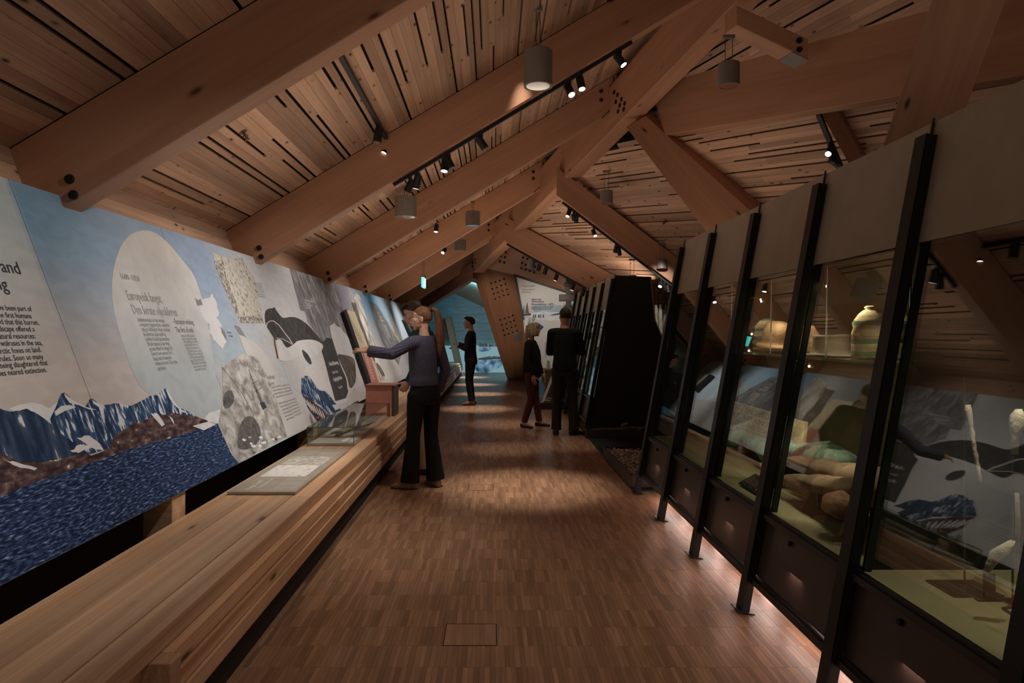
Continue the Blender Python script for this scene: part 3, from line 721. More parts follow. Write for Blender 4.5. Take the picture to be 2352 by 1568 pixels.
for k in range(26):
    a, b = rr.uniform(555, 645), rr.uniform(1000, 1045)
    if b > 1064-(a-548)*.56-4 : continue
    prt('printed_wave', [(a+rr.uniform(3, 6)*math.cos(t), b+rr.uniform(2, 4)*math.sin(t)) for t in arc(0, 5.2, 7)], M['snow'] if k % 3 else M['engd'])
# text paper and lower right print
prt('printed_text_paper', [(590, 820), (618, 832), (650, 880), (690, 930), (716, 965), (738, 962), (700, 984), (659, 1002), (636, 925), (612, 862)], M['pale'])
# dark cliff and whale
prt('printed_cliff', [(664, 613), (735, 636), (772, 648), (795, 740), (817, 800), (790, 800), (777, 824), (745, 790), (722, 760), (706, 738), (700, 715), (690, 712), (684, 690), (676, 660)], M['greyp'])
prt('printed_cloud', [(686, 690), (700, 688), (730, 698), (728, 702), (690, 697)], M['greyl'])
prt('printed_cloud', [(694, 706), (726, 708), (724, 712), (696, 711)], M['greyl'])
prt('printed_dark_mountain', jag([(735, 795), (750, 775), (765, 778), (777, 824), (793, 865), (801, 893), (794, 914), (770, 921), (757, 874), (746, 830)], .8, 2, 3), M['darkp'])
prt('printed_whale', [(608, 735), (608, 716), (613, 710), (620, 708), (626, 708), (630, 704), (634, 712), (640, 720), (648, 730), (655, 730), (668, 727), (685, 730), (708, 746), (727, 768), (743, 788), (763, 808), (776, 824), (762, 812), (745, 798), (735, 800), (700, 806), (672, 800), (655, 802), (640, 785), (629, 776), (622, 765), (612, 750)], M['whale'], sm=1)
prt('printed_whale_belly', [(633, 779), (646, 779), (652, 792), (660, 800), (675, 790), (683, 782), (710, 779), (728, 782), (743, 792), (739, 806), (730, 815), (716, 823), (705, 822), (697, 812), (690, 817), (681, 821), (668, 829), (648, 830), (639, 823), (636, 800)], M['whalew'], sm=1)
prt('printed_whale_lip', stroke([(611, 752), (613, 742), (620, 737), (628, 737), (640, 746), (652, 762), (664, 778), (672, 790)], 2.2), M['pinkl'])
prt('printed_whale_lip', stroke([(634, 776), (648, 778), (660, 784), (672, 791)], 1.6), M['pinkl'])
prt('printed_whale_jaw', stroke([(630, 775), (631, 790), (635, 808), (638, 823)], 3.2), M['brownl'])
prt('printed_whale_flipper', [(692, 802), (700, 806), (709, 816), (716, 832), (714, 838), (706, 832), (697, 818)], M['whale'], sm=1)
prt('printed_blue_mountain', jag([(692, 866), (697, 870), (700, 862), (708, 864), (718, 876), (730, 892), (736, 900), (746, 897), (760, 912), (775, 930), (785, 944), (768, 951), (758, 955), (735, 930), (692, 903)], 1.2, 3, 9), M['mount'])
prt('printed_blue_mountain', jag([(712, 885), (730, 895), (746, 899), (760, 914), (775, 932), (785, 944), (768, 951), (745, 925)], 1, 3, 2), M['mount2'])
prt('printed_striped_rock', jag([(693, 905), (718, 920), (740, 938), (758, 955), (742, 964), (730, 970), (712, 945)], 1, 3, 6), M['shore'])
for k in range(7): prt('printed_snow', stroke([(697+k*7, 913+k*5), (708+k*6, 930+k*4.5), (716+k*5, 943+k*3.5)], [1, 2.4, .8]), M['snow'])
# paper hill with a seal
prt('printed_paper_hill', jag([(757, 748), (767, 741), (775, 750), (781, 752), (792, 765), (808, 783), (815, 825), (822, 850), (840, 880), (800, 900), (794, 866), (778, 824), (765, 785)], 1.2, 3, 5), M['pale2'])
prt('printed_seal', [(772, 812), (790, 815), (806, 818), (815, 826), (817, 850), (818, 872), (810, 890), (802, 892), (798, 868), (785, 840)], M['tanp'], sm=1)
prt('printed_white_edge', [(795, 925), (803, 905), (812, 890), (830, 900), (842, 898), (838, 915), (770, 942), (762, 930)], M['pale'])
# right-hand run behind the couple
prt('printed_ice_peak', jag([(812, 690), (818, 672), (826, 678), (838, 720), (852, 765), (866, 800), (872, 830), (890, 870), (868, 878), (846, 810), (826, 745)], 1.5, 3, 7), M['icep'])
prt('printed_tan_cliff', jag([(806, 694), (815, 695), (838, 760), (862, 830), (850, 826), (828, 765)], 1.5, 3, 3), M['tanp'])
prt('printed_grey_slope', [(846, 690), (866, 700), (890, 740), (906, 770), (925, 800), (915, 838), (880, 790), (862, 745)], M['greyp'])
prt('printed_paper', [(866, 790), (880, 795), (915, 838), (925, 860), (905, 870), (888, 872)], M['pale'])
prt('printed_ice', jag([(892, 720), (900, 735), (915, 770), (925, 790), (918, 788), (905, 765)], 1, 3, 2), M['icep'])
prt('printed_walrus', [(862, 830), (872, 838), (885, 862), (880, 866), (870, 852)], M['tanp'], sm=1)
prt('printed_blue_sky', [(905, 700), (920, 697), (960, 712), (985, 735), (990, 760), (950, 800), (925, 790), (915, 740)], M['bluep'])
# ---------------- lettering
def text(body, size, mw, m, parent, name='printed_text', align='LEFT', sx=1.0, space=1.0, thick=0, bold=0):
    cu = bpy.data.curves.new(name, 'FONT'); cu.body = body; cu.size = size; cu.align_x = align; cu.resolution_u = 2; cu.space_line = space; cu.offset = bold; cu.extrude = thick
    ob = bpy.data.objects.new(name, cu); COL.objects.link(ob)
    bpy.context.view_layer.update()
    me = bpy.data.meshes.new_from_object(ob.evaluated_get(bpy.context.evaluated_depsgraph_get())); COL.objects.unlink(ob); bpy.data.objects.remove(ob)
    me.materials.clear(); me.materials.append(m)
    o = bpy.data.objects.new(name, me); COL.objects.link(o); o.matrix_world = mw @ Matrix.Diagonal((sx, 1, 1, 1)); par(o, parent); return o
def mtext(body, u, v, size, m, align='LEFT', sx=1.0, space=1.0, bold=0):
    y, h = mrl(u, v)
    return text(body, size, MW @ Matrix.Translation((y, h, .0026)), m, mu, 'printed_text', align, sx, space, 0, bold)
mtext('Hunting and', 50, 630, .088, M['ink'], 'RIGHT')
mtext('trapping', 21, 667, .088, M['ink'], 'RIGHT')
for i, (s, u, v) in enumerate((('Hunting and trapping have been part of', 73, 715), ('life here ever since the first humans', 73, 731), ('discovered that this barren,', 90, 746), ('frozen landscape offered a', 80, 761), ('treasure trove of natural resources:', 82, 777), ('whales, seals and walruses in the sea,', 98, 792), ('polar bears and arctic foxes on land.', 96, 808), ('There were no rules. Soon so many', 100, 824), ('animals were being slaughtered that', 110, 838), ('several species neared extinction.', 108, 854))):
    mtext(s, u, v, .036, M['ink'], 'RIGHT', .92)
M['faint'] = plain('faint_print', (.40, .39, .40), .6); M['greyt'] = plain('grey_text_print', (.24, .245, .26), .6)
mtext('1600–1850', 277, 640, .055, M['faint'], sx=.9)
mtext('Europeisk fangst:\nDen første oljealderen', 294, 688, .088, M['faint'], sx=.70)
mtext('– European whaling:\nThe first oil rush', 398, 744, .058, M['greyt'], sx=.66)
pn = ['Svalbardområdet var det viktigste', 'europeiske fangstområdet i verden fra', 'tidlig på 1600-tallet. Hvaler, hvalross', 'ble jaktet for oljens skyld og', 'spekket ble kokt på strendene.', 'Slik ble tusener av dyr drept', 'og store flåter fra mange land', 'kom hit hver sommer for å', 'fange, helt til bestanden', 'nesten var borte. Oljen lyste', 'opp byene.']
for i, s in enumerate(pn): mtext(s, 317+i*4.5, 738+i*11.2, .036, M['greyt'], sx=.66)
pe = ['In the early 1600s Svalbard', 'was the centre of European', 'whaling. Whales and walrus', 'were hunted for their oil,', 'boiled on the beaches and', 'shipped south every autumn.', 'Fleets came from many lands', 'until the whales were nearly', 'gone. The oil lit the cities', 'of Europe for two hundred', 'years and more, and soap', 'was made from it too.']
for i, s in enumerate(pe): mtext(s, 416+i*2.9, 774+i*7.1, .030, M['greyt'], sx=.64)
mtext('Hvalfangst\nScenes', 614, 872, .055, M['greyt'], sx=.9)
for i in range(11):
    if i in (4,): continue
    mtext('hvalen ble trukket inn og', 624+i*3.4, 892+i*7.4, .028, M['greyt'], sx=.85)
    mtext('the whale was towed ashore', 647+i*2.9, 888+i*6.8, .024, M['greyt'], sx=.8)
for i in range(7): mtext('Natural history of the whale', 583+i*1.6, 650+i*5.2, .024, M['faint'], sx=.8)
mtext('Sørkapp\nOstkapp', 522, 765, .024, M['ink'], space=1.2)
M['whitep'] = plain('white_text_print', (.80, .80, .80), .6)
mtext('› Kval til Brønning', 756, 840, .066, M['whitep'], sx=1.0, bold=.0012); mtext('Oppgave til øving', 763, 858, .045, M['whitep'], sx=.9)
mtext('› Kjærlig til Havn', 766, 876, .066, M['whitep'], sx=1.0, bold=.0012); mtext('Gammel film', 778, 893, .045, M['whitep'], sx=.9)
for i in range(3): mtext(('1700', 'Fangst', 'Russian era')[i], 868+i*3.6, 722+i*8, .09, M['whitep'], sx=.9)
for i in range(9):
    mtext('overvintring på øyene', 881+i*1.3, 748+i*3.4, .04, M['whitep'], sx=.8)
    mtext('wintering on the isles', 891+i*1.6, 748+i*4, .03, M['whitep'], sx=.7)
for i in range(4): mtext(('Hval fra hele havet', 'Whale of the north', 'Grønlandshval', 'Bowhead whale')[i], 700+(i//2)*3, 692+i*5.4, .05 if i % 2 == 0 else .035, M['white'], sx=.9)

# ---- raised flip boards fixed to the mural (cream above, coral below)
M['cream'] = plain('cream_board', (.66, .56, .40), .55); M['coral'] = plain('coral_board', (.62, .25, .185), .5, var=.12); M['cream2'] = plain('pale_cream_board', (.70, .63, .48), .55)
def flip(name, quads, label, grp):
    t = None
    for nm, q, m, z0, z1 in quads:
        pts = [mpt(*mrl(*p)) for p in q]
        mb = MB().prism([p+mnor*z0 for p in pts], mnor*(z1-z0))
        if t is None: t = empty(name, pts[0]); tag(t, label, 'board', grp)
        mb.build(nm, m, t)
    return t
fl1 = flip('flip_board', (('spine', [(781, 719), (787, 713), (845, 885), (840, 892)], M['black2'], .008, .06), ('cream_page', [(788, 714), (808, 718), (836, 790), (851, 830), (869, 882), (848, 890), (820, 801)], M['cream'], .008, .045), ('coral_page', [(822, 802), (836, 798), (862, 880), (846, 886)], M['coral'], .046, .055), ), 'tall cream and coral flip board with a black spine under the pointing hand', 'flip boards on the mural')
for i in range(14):
    y, h = mrl(790+i*2.3, 726+i*4.8); text('fangstmenn ved kysten', .032, MW @ Matrix.Translation((y, h, .0458)), M['greyt'], fl1, 'printed_text', sx=.8)
for i in range(11):
    y, h = mrl(826+i*2.2, 812+i*6.2); text('fangst og olje', .046, MW @ Matrix.Translation((y, h, .0556)), M['whitep'], fl1, 'printed_text', sx=.7, bold=.001)
fl2 = flip('flip_board', (('spine', [(922, 735), (926, 734), (944, 775), (941, 780)], M['black2'], .008, .06), ('cream_page', [(927, 735), (936, 738), (958, 780), (945, 776)], M['cream2'], .008, .045)), 'narrow cream flip board with a black spine behind the man leaning in', 'flip boards on the mural')
# ================================================================== things on the bench
M['infob'] = plain('taupe_info_board', (.36, .32, .265), .45); M['infopic'] = noisy('pale_etching', [(.36, (.42, .42, .42)), (.45, (.70, .69, .67)), (.6, (.74, .73, .71))], 26, (1, 1.5, 1), 8, .5, .6); M['infopic2'] = noisy('brown_etching', [(.36, (.24, .22, .20)), (.5, (.52, .49, .44)), (.65, (.62, .59, .54))], 26, (1, 1.5, 1), 8, .5, .6)
def bxy(u, v, z=.45): p = PZ(u, v, z); return p.x, p.y
ib = empty('info_board', (-1.45, 4.5, .452)); tag(ib, 'taupe reading board with two pale etchings lying flat on the bench', 'sign')
x0, x1 = -1.66, -1.235; y0, y1 = 4.26, 5.82
MB().bbox(x0, x1, y0, y1, .453, .472, .003).build('board', M['infob'], ib)
MB().box(x0+.05, x1-.06, y0+.45, y0+.86, .472, .4724).build('etching', M['infopic'], ib)
MB().box(x0+.06, x1-.05, y0+.88, y0+1.22, .472, .4724).build('etching', M['infopic2'], ib)
IBM = Matrix(((0, -1, 0, 0), (1, 0, 0, 0), (0, 0, 1, .4722), (0, 0, 0, 1)))
def itext(body, x, y, size, sx=1): return text(body, size, Matrix.Translation((x, y, .4724)) @ Matrix.Rotation(math.pi/2, 4, 'Z'), M['whitep'], ib, sx=sx)
itext('Fangst i nord', x0+.12, y0+.06, .05); itext('Hunting in the north', x0+.17, y0+.10, .035)
for k in range(7):
    itext('hvalfangsten ved Svalbard', x1-.15+k*.02, y0+.07, .018); itext('de første stasjonene ble', x1-.15+k*.02, y0+.25, .018)
    itext('whalers built their huts here', x0+.06+k*.022, y0+1.27, .018); itext('and boiled the blubber', x0+.25+k*.022, y0+1.27, .018)
# glass vitrine
def vitrine(name, x0, x1, y0, y1, h, label, zb=.45):
    t = empty(name, ((x0+x1)/2, (y0+y1)/2, zb)); tag(t, label, 'display case', 'glass cases on the bench')
    g = .006
    MB().box(x0, x1, y0, y0+g, zb, zb+h).build('glass_pane', M['glass2'], t); MB().box(x0, x1, y1-g, y1, zb, zb+h).build('glass_pane', M['glass2'], t)
    MB().box(x0, x0+g, y0+g, y1-g, zb, zb+h).build('glass_pane', M['glass2'], t); MB().box(x1-g, x1, y0+g, y1-g, zb, zb+h).build('glass_pane', M['glass2'], t)
    MB().box(x0, x1, y0, y1, zb+h, zb+h+g).build('glass_lid', M['glass2'], t)
    e = MB(); w = .004
    for a, b in ((x0, y0), (x1-w, y0), (x0, y1-w), (x1-w, y1-w)): e.box(a-.001, a+w+.001, b-.001, b+w+.001, zb, zb+h+.007)
    for z in (zb+h+.001,):
        e.box(x0-.001, x1+.001, y0-.001, y0+w, z, z+.006); e.box(x0-.001, x1+.001, y1-w, y1+.001, z, z+.006); e.box(x0-.001, x0+w, y0, y1, z, z+.006); e.box(x1-w, x1+.001, y0, y1, z, z+.006)
    e.build('glass_edges', M['gedge'], t)
    return t
M['linen'] = plain('grey_linen', (.40, .38, .34), .8); M['whitec'] = plain('white_card', (.72, .71, .68), .6); M['oldwood'] = wood('old_grey_wood', (.13, .105, .075), (.30, .25, .18), .8, 0, gs=(2, 30, 30))
vt = vitrine('glass_vitrine', -1.665, -1.245, 6.1, 8.2, .165, 'long low glass case with a harpoon head, in front of the coral box')
MB().bbox(-1.65, -1.26, 6.13, 8.17, .45, .475, .003).build('base_tray', M['linen'], vt)
MB().box(-1.385, -1.27, 6.18, 6.42, .475, .478).build('caption_card', M['whitec'], vt)
def harpoon(org, s, label, cat='tool'):
    o = empty('barbed_tool', org); tag(o, label, cat); org = V(org)
    MB().tube([org+V((-.02, -.25, 0))*s, org+V((0, 0, .01))*s, org+V((.05, .35, .012))*s], [.012*s, .022*s, .03*s], 8).build('shaft', M['oldwood'], o)
    for k in range(5):
        a = org+V((-.01+.012*k, -.2+.12*k, .005))*s
        MB().tube([a, a+V((-.05, -.07, .012))*s, a+V((-.09, -.16, .004))*s], [.018*s, .012*s, .002*s], 6).build('barb', M['oldwood'], o)
    return o
harpoon((-1.45, 6.75, .5), 1.0, 'dark barbed wooden harpoon head inside the long glass case')
MB_ = MB().tube([(-1.5, 6.5, .488), (-1.3, 7.5, .488)], .008, 8).build('harpoon_stick', M['oldwood']); tag(MB_, 'thin dark stick lying beside the harpoon head in the glass case', 'stick')
# coral box
cb = empty('flip_book_box', (-1.40, 8.35, .45)); tag(cb, 'coral red upright box with dark ends standing on the bench', 'box')
bx0, bx1, by0, by1 = -1.55, -1.21, 8.3, 8.62
MB().bbox(bx0, bx1-.02, by0, by1, .45, .815, .004).build('body', M['coral'], cb)
MB().bbox(bx1-.018, bx1+.012, by0-.004, by1+.02, .45, .81, .003).build('dark_end', M['brown'], cb)
MB().bbox(bx0-.008, bx1+.012, by0-.012, by1+.03, .815, .835, .003).build('lid', wood('coral_lid', (.42, .17, .12), (.52, .24, .17), .5, 0), cb)
v2 = vitrine('glass_vitrine', -1.66, -1.26, 15.6, 18.6, .24, 'small bright glass case on the bench farther along, right of the woman')
MB().bbox(-1.64, -1.28, 15.63, 18.57, .45, .475, .003).build('base_tray', M['linen'], v2)
harpoon((-1.40, 16.2, .53), 1.1, 'pale curved tool on a mount in the far bench case', 'tool')
# ================================================================== leaning showcases on the right
def XF(z): return 1.337+.182*z
TL = V((.182, 0, 1)).normalized(); TN = V((-1, 0, .182)).normalized()     # up the glass, out of the glass
BACK = [(2.25, 2.27), (2.31, 1.65), (2.42, 1.39), (2.86, .15)]
def strip(mb, y0, y1, z0, z1, d0, d1, mi=0):
    """slab on the leaning front: heights z0..z1, depths d0..d1 measured outwards"""
    p = []
    for d in (d0, d1):
        for y, z in ((y0, z0), (y1, z0), (y1, z1), (y0, z1)): p.append(V((XF(z), y, z))+TN*d)
    return mb.hexa(p, mi)
M['channel'] = plain('black_steel_channel', (.012, .014, .012), .4, 0, .25)
M['rail'] = plain('black_steel_rail', (.010, .010, .010), .35, .1, .5)
M['led'] = emis('led_strip', (1, .78, .72), 9)
M['caseblack'] = plain('black_case_end', (.010, .009, .008), .6)
def showcase(name, ys, label, inner, first_inside, panes=True):
    t = empty(name, (1.9, ys[0], 0)); tag(t, label, 'showcase', None)
    ya, yb = ys[0], ys[-1]
    for y in ys:
        mb = MB()
        for d0, d1, a, b in ((.042, .048, -.036, .036), (.004, .044, -.036, -.029), (.004, .044, .029, .036)):
            strip(mb, y+a, y+b, 0, 2.235, d0, d1)
        po = mb.build('post', M['channel'], t)
        strip(MB(), y-.055, y+.055, 0, .007, -.02, .07).build('foot_plate', M['channel'], po)
        strip(MB(), y-.004, y+.004, 2.225, 2.312, .004, .012).build('post_pin', M['rail'], po)
    for y0, y1 in zip(ys, ys[1:]):
        strip(MB(), y0+.003, y1-.003, 1.815, 2.30, -.012, 0).build('fascia_panel', M['fascia'], t)
        if panes: strip(MB(), y0+.003, y1-.003, .535, 1.812, -.008, 0).build('glass_pane', M['glass'], t)
        lp_ = strip(MB(), y0+.003, y1-.003, .20, .485, -.012, 0).build('base_panel', M['panelb'], t)
        for yy in (y0+.62*(y1-y0),):
            p = V((XF(.455), yy, .455)); MB().tube([p, p+TN*.012, p+TN*.014], [.012, .012, .008], 10).build('lock', M['bolt'], lp_)
        for z0, z1, d1 in ((.487, .532, .03), (.15, .197, .03)):
            mb = MB(); strip(mb, y0+.03, y1-.03, z0, z1, -.02, d1*.5); strip(mb, y0+.03, y1-.03, z0+.008, z1-.012, d1*.5, d1)
            mb.build('rail', M['rail'], t)
        mb = MB(); strip(mb, y0+.03, y1-.03, 1.80, 1.815, -.03, -.009); strip(mb, y0+.036, y0+.05, .535, 1.81, -.04, -.009); strip(mb, y1-.05, y1-.036, .535, 1.81, -.04, -.009)
        mb.build('glazing_bar', M['channel'], t)
    for yy, nm in ((ya, 'end_panel'), (yb, 'end_panel')):
        pts = [(XF(.12)+.02, .12), (XF(2.29), 2.29)]+BACK
        s = .03 if yy == ya else -.03
        MB().prism([V((x, yy, z)) for x, z in pts], V((0, s, 0))).build(nm, M['caseblack'], t)
    for (x0, z0), (x1, z1) in zip(BACK, BACK[1:]):
        MB().prism([V((x0, ya, z0)), V((x1, ya, z1)), V((x1+.02, ya, z1)), V((x0+.02, ya, z0))], V((0, yb-ya, 0))).build('back_panel', inner, t)
    MB().box(XF(.53)-.0, 2.70, ya+.03, yb-.03, .50, .53).build('case_floor', M['khaki'], t)
    MB().box(XF(.15)+.03, 2.8, ya+.03, yb-.03, .15, .165).build('case_underside', M['rail'], t)
    MB().box(XF(2.27)+.005, 2.25, ya+.03, yb-.03, 2.255, 2.275).build('case_top', M['brown'], t)
    for y0, y1 in zip(ys, ys[1:]):
        if y0 < 8: MB().box(1.50, 1.53, y0+.06, y1-.06, .135, .148).build('led_strip', M['led'], t)
    return t
C1Y = [.95, 1.83, 2.71, 3.593, 4.47, 5.35, 6.23]
c1 = showcase('showcase', C1Y, 'large near showcase of leaning glass with black steel posts', M['olive'], True)
C2Y = [9.80, 10.68, 11.56, 12.44, 13.32, 14.2]
c2 = showcase('showcase', C2Y, 'second showcase farther along, showing its black end panel to the aisle', M['olive'], True)
MB().prism([V((XF(.53)+.03, 2.685, .53)), V((XF(1.9)+.03, 2.685, 1.9)), V((2.27, 2.685, 1.9)), V((2.4, 2.685, 1.4)), V((2.66, 2.685, .53))], V((0, .015, 0))).build('inner_divider', M['caseblack'], c1)
# reading light inside the cases and under them
for i, (y0, y1) in enumerate(zip(C1Y[:-1], C1Y[1:])):
    ym = (y0+y1)/2
    pw = (5, 7, 9, 9, 3, 2)[i]
    [lamp('SPOT', (1.73, ym+q, 1.78), (1.93, ym+q*.8, .9), pw*.85, (1, .90, .68), .02, 96, .8, name='case_spot_light') for q in (-.22, .22)]
    lamp('AREA', (1.62, ym, .13), (1.50, ym, 0), 3.2, (1, .62, .52), .12, size_y=.7, name='under_case_light')
for x, y, z, tx, ty, tz, pw in ((1.69, 3.62, 1.74, 1.85, 3.25, 1.45, 24), (1.69, 4.35, 1.72, 1.85, 4.2, 1.4, 18), (1.62, 3.9, 1.30, 1.9, 4.6, .75, 20), (1.61, 3.2, 1.28, 1.75, 3.6, .6, 14), (1.67, 2.05, 1.75, 1.74, 2.35, .6, 14)):
    lamp('SPOT', (x, y, z), (tx, ty, tz), pw, (1, .90, .70), .01, 60, .7, name='mini_spot_light')
for y in (10.2, 11.1, 12.0, 12.9, 13.8): lamp('SPOT', (1.74, y, 1.78), (1.95, y, .8), 34, (1, .88, .66), .02, 100, .8, name='case_spot_light')
# small arm lamps on the post inside
M['bulb'] = emis('mini_bulb', (1, .86, .6), 40)
places = ['uppermost beside the second nearest post', 'beside the bowler hat', 'level with the shelf by the third post', 'over the felt hat by the second post', 'under the shelf with a starry glare']
for i, (u, v, y) in enumerate(((1738, 690, 4.36), (1722, 765, 4.42), (1720, 803, 4.43), (1890, 655, 3.52), (1858, 838, 3.56))):
    p = P(u, v, y); xg = XF(p.z)
    p.x = max(p.x, xg+.07)
    o = empty('mini_spotlight', p); tag(o, 'tiny bright arm lamp inside the near showcase, '+places[i], 'lamp', 'mini lamps in the showcase')
    MB().tube([V((xg+.03, p.y+.06, p.z+.02)), p+V((-.01, .03, .02)), p], .004, 6).build('arm', M['chrome'], o)
    MB().ell(p, (.014, .014, .014), n=10).build('head', M['chrome'], o); MB().ell(p+V((-.004, -.012, -.006)), (.006, .006, .006), n=8).build('bulb', M['bulb'], o)
# ---------------- contents
def wob(mb, amp, fr, seed=0):
    r = random.Random(seed); ph = [r.uniform(0, 6.28) for _ in range(6)]
    o = []
    for x, y, z in mb.v:
        n = math.sin(x*fr+ph[0]+2*math.sin(z*fr*.7))*math.sin(y*fr*1.1+ph[1])+.6*math.sin(z*fr*1.9+ph[2]+x*fr*.6)+.4*math.sin(y*fr*2.3+ph[3]+z*fr*2.1)
        m2 = math.sin(x*fr*1.7+ph[4]+z*fr)+.5*math.sin(z*fr*2.7+ph[5])
        o.append((x+amp*n*.6, y+amp*m2*.5, z+amp*n*.5))
    mb.v = o; return mb
def stripes(name, stops, z0, z1, warp=.01):
    m, t, b = nt(name); tc = N(t, 'ShaderNodeTexCoord'); sp = N(t, 'ShaderNodeSeparateXYZ')
    n = N(t, 'ShaderNodeTexNoise', i_Scale=14.0, i_Detail=4.0); t.links.new(tc.outputs['Object'], n.inputs['Vector']); t.links.new(tc.outputs['Object'], sp.inputs[0])
    z = math_(t, 'ADD', sp.outputs[2], math_(t, 'MULTIPLY', math_(t, 'SUBTRACT', n.outputs[0], .5), warp*2))
    z = math_(t, 'DIVIDE', math_(t, 'SUBTRACT', z, z0), z1-z0)
    c = ramp(t, z, stops, 'CONSTANT'); n2 = N(t, 'ShaderNodeTexNoise', i_Scale=40.0, i_Detail=6.0); t.links.new(tc.outputs['Object'], n2.inputs['Vector'])
    c = mixc(t, .5, c, ramp(t, n2.outputs[0], [(.3, .3), (.7, .7)]), 'OVERLAY')
    t.links.new(c, b.inputs['Base Color']); b.inputs['Roughness'].default_value = .9; b.inputs['Specular IOR Level'].default_value = .1
    bp = N(t, 'ShaderNodeBump', i_Strength=.4, i_Distance=.006); t.links.new(n2.outputs[0], bp.inputs['Height']); t.links.new(bp.outputs[0], b.inputs['Normal']); return m
cr, gr, pk, tn = (.62, .50, .30), (.13, .24, .13), (.50, .32, .22), (.48, .38, .22)
M['hat1'] = stripes('striped_knit', [(0, cr), (.05, gr), (.14, tn), (.22, cr), (.27, gr), (.36, pk), (.42, cr), (.55, pk), (.60, gr), (.68, cr), (.74, pk), (.78, cr)], 0, .27)
tl = (.10, .22, .19)
M['hat2'] = stripes('striped_knit_teal', [(0, cr), (.08, tl), (.16, cr), (.30, tl), (.40, cr), (.52, tl), (.62, pk), (.72, cr), (.82, tl), (.92, cr)], 0, .26)
M['felt'] = plain('tan_felt', (.42, .25, .13), .9, bump=.3, bscale=60); M['greyfelt'] = plain('grey_felt', (.32, .25, .20), .9, bump=.3, bscale=60); M['rust'] = plain('rusty_knit', (.45, .24, .14), .9, bump=.9, bscale=45, var=.35, vscale=20)
sh = MB().box(1.69, 2.12, 2.74, 4.95, 1.322, 1.334).build('glass_shelf', M['glass2'])
tag(sh, 'green-edged glass shelf carrying the old hats in the near showcase', 'shelf')
MB().box(1.684, 1.69, 2.74, 4.95, 1.321, 1.335).build('shelf_edge', plain('lit_green_glass_edge', (.16, .30, .12), .2, 0, .6), sh)
for y in (2.80, 3.5, 4.2, 4.9): MB().cyl((1.705, y, 1.334), (1.715, y, 1.812), .004, 8).build('hanging_rod', M['chrome'], sh)
def item(name, mb, m, org, label, cat, group=None, smooth=True, rz=0):
    o = mb.build(name, m, smooth=smooth); o.location = org; o.rotation_euler = (0, 0, rz); return tag(o, label, cat, group)
SZ = 1.3345
def knit(prof, n=26, seed=1, amp=.0065):
    return wob(MB().lathe(prof, n=n), amp, 55, seed)
ph = [(.0, 0), (.082, 0), (.085, .02), (.078, .05), (.083, .07), (.076, .10), (.081, .125), (.073, .15), (.075, .175), (.062, .20), (.045, .222), (.028, .236), (.018, .24), (.026, .25), (.016, .258), (0, .258)]
item('knitted_cap', knit(ph, seed=3), M['hat1'], (1.82, 3.30, SZ), 'tall cream and green striped knitted cap with a topknot at the near shelf end', 'hat', 'old hats on the glass shelf')
item('knitted_cap', knit([(r*.95, z*.96) for r, z in ph], seed=5), M['hat1'], (2.02, 3.42, SZ), 'striped knitted cap half hidden by the post behind the topknot cap', 'hat', 'old hats on the glass shelf')
def brim(r0, r1, hgt, slope_=.0, flat=1.0):
    pr = [(0, .004), (r1, 0), (r1+.004, .004), (r1, .01), (r0+.012, .012), (r0+.004, .02), (r0, hgt*.3), (r0*.93, hgt*.8), (r0*.97, hgt*.97), (r0*.9, hgt), (r0*.5, hgt*.96), (0, hgt*.95)]
    return pr
item('felt_hat', wob(MB().lathe(brim(.098, .155, .115), n=30), .005, 22, 4), M['greyfelt'], (1.84, 3.72, SZ), 'flattened grey felt hat with a wide brim, beside the tall striped cap', 'hat', 'old hats on the glass shelf')
item('ragged_cap', wob(MB().lathe([(0, 0), (.11, 0), (.115, .02), (.10, .06), (.092, .1), (.08, .14), (.05, .168), (0, .175)], n=30), .010, 45, 6), M['rust'], (1.84, 4.05, SZ), 'ragged rust-brown cap, half behind the second nearest post', 'hat', 'old hats on the glass shelf')
bo = item('bowler_hat', wob(MB().lathe([(0, .05), (.088, .04), (.122, .026), (.132, .034), (.130, .05), (.118, .062), (.098, .062), (.096, .08), (.096, .11), (.092, .14), (.082, .168), (.064, .19), (.038, .203), (0, .208)], n=36), .0022, 18, 2), M['felt'], (1.84, 4.43, SZ-.002), 'tan felt bowler hat tilted on a dark block', 'hat', 'old hats on the glass shelf'); bo.rotation_euler = (.12, 0, 0)
tag(MB().lathe([(0, 0), (.05, 0), (.05, .05), (0, .05)], (1.84, 4.43, SZ), 18).build('hat_block', M['brown']), 'round dark block under the tan bowler hat', 'block')
item('knitted_cap', knit([(r*1.15, z*.95) for r, z in ph[:13]]+[(0, .232)], seed=8, amp=.006), M['hat2'], (1.92, 4.78, SZ), 'stacked teal and cream striped cap behind the bowler hat', 'hat', 'old hats on the glass shelf')
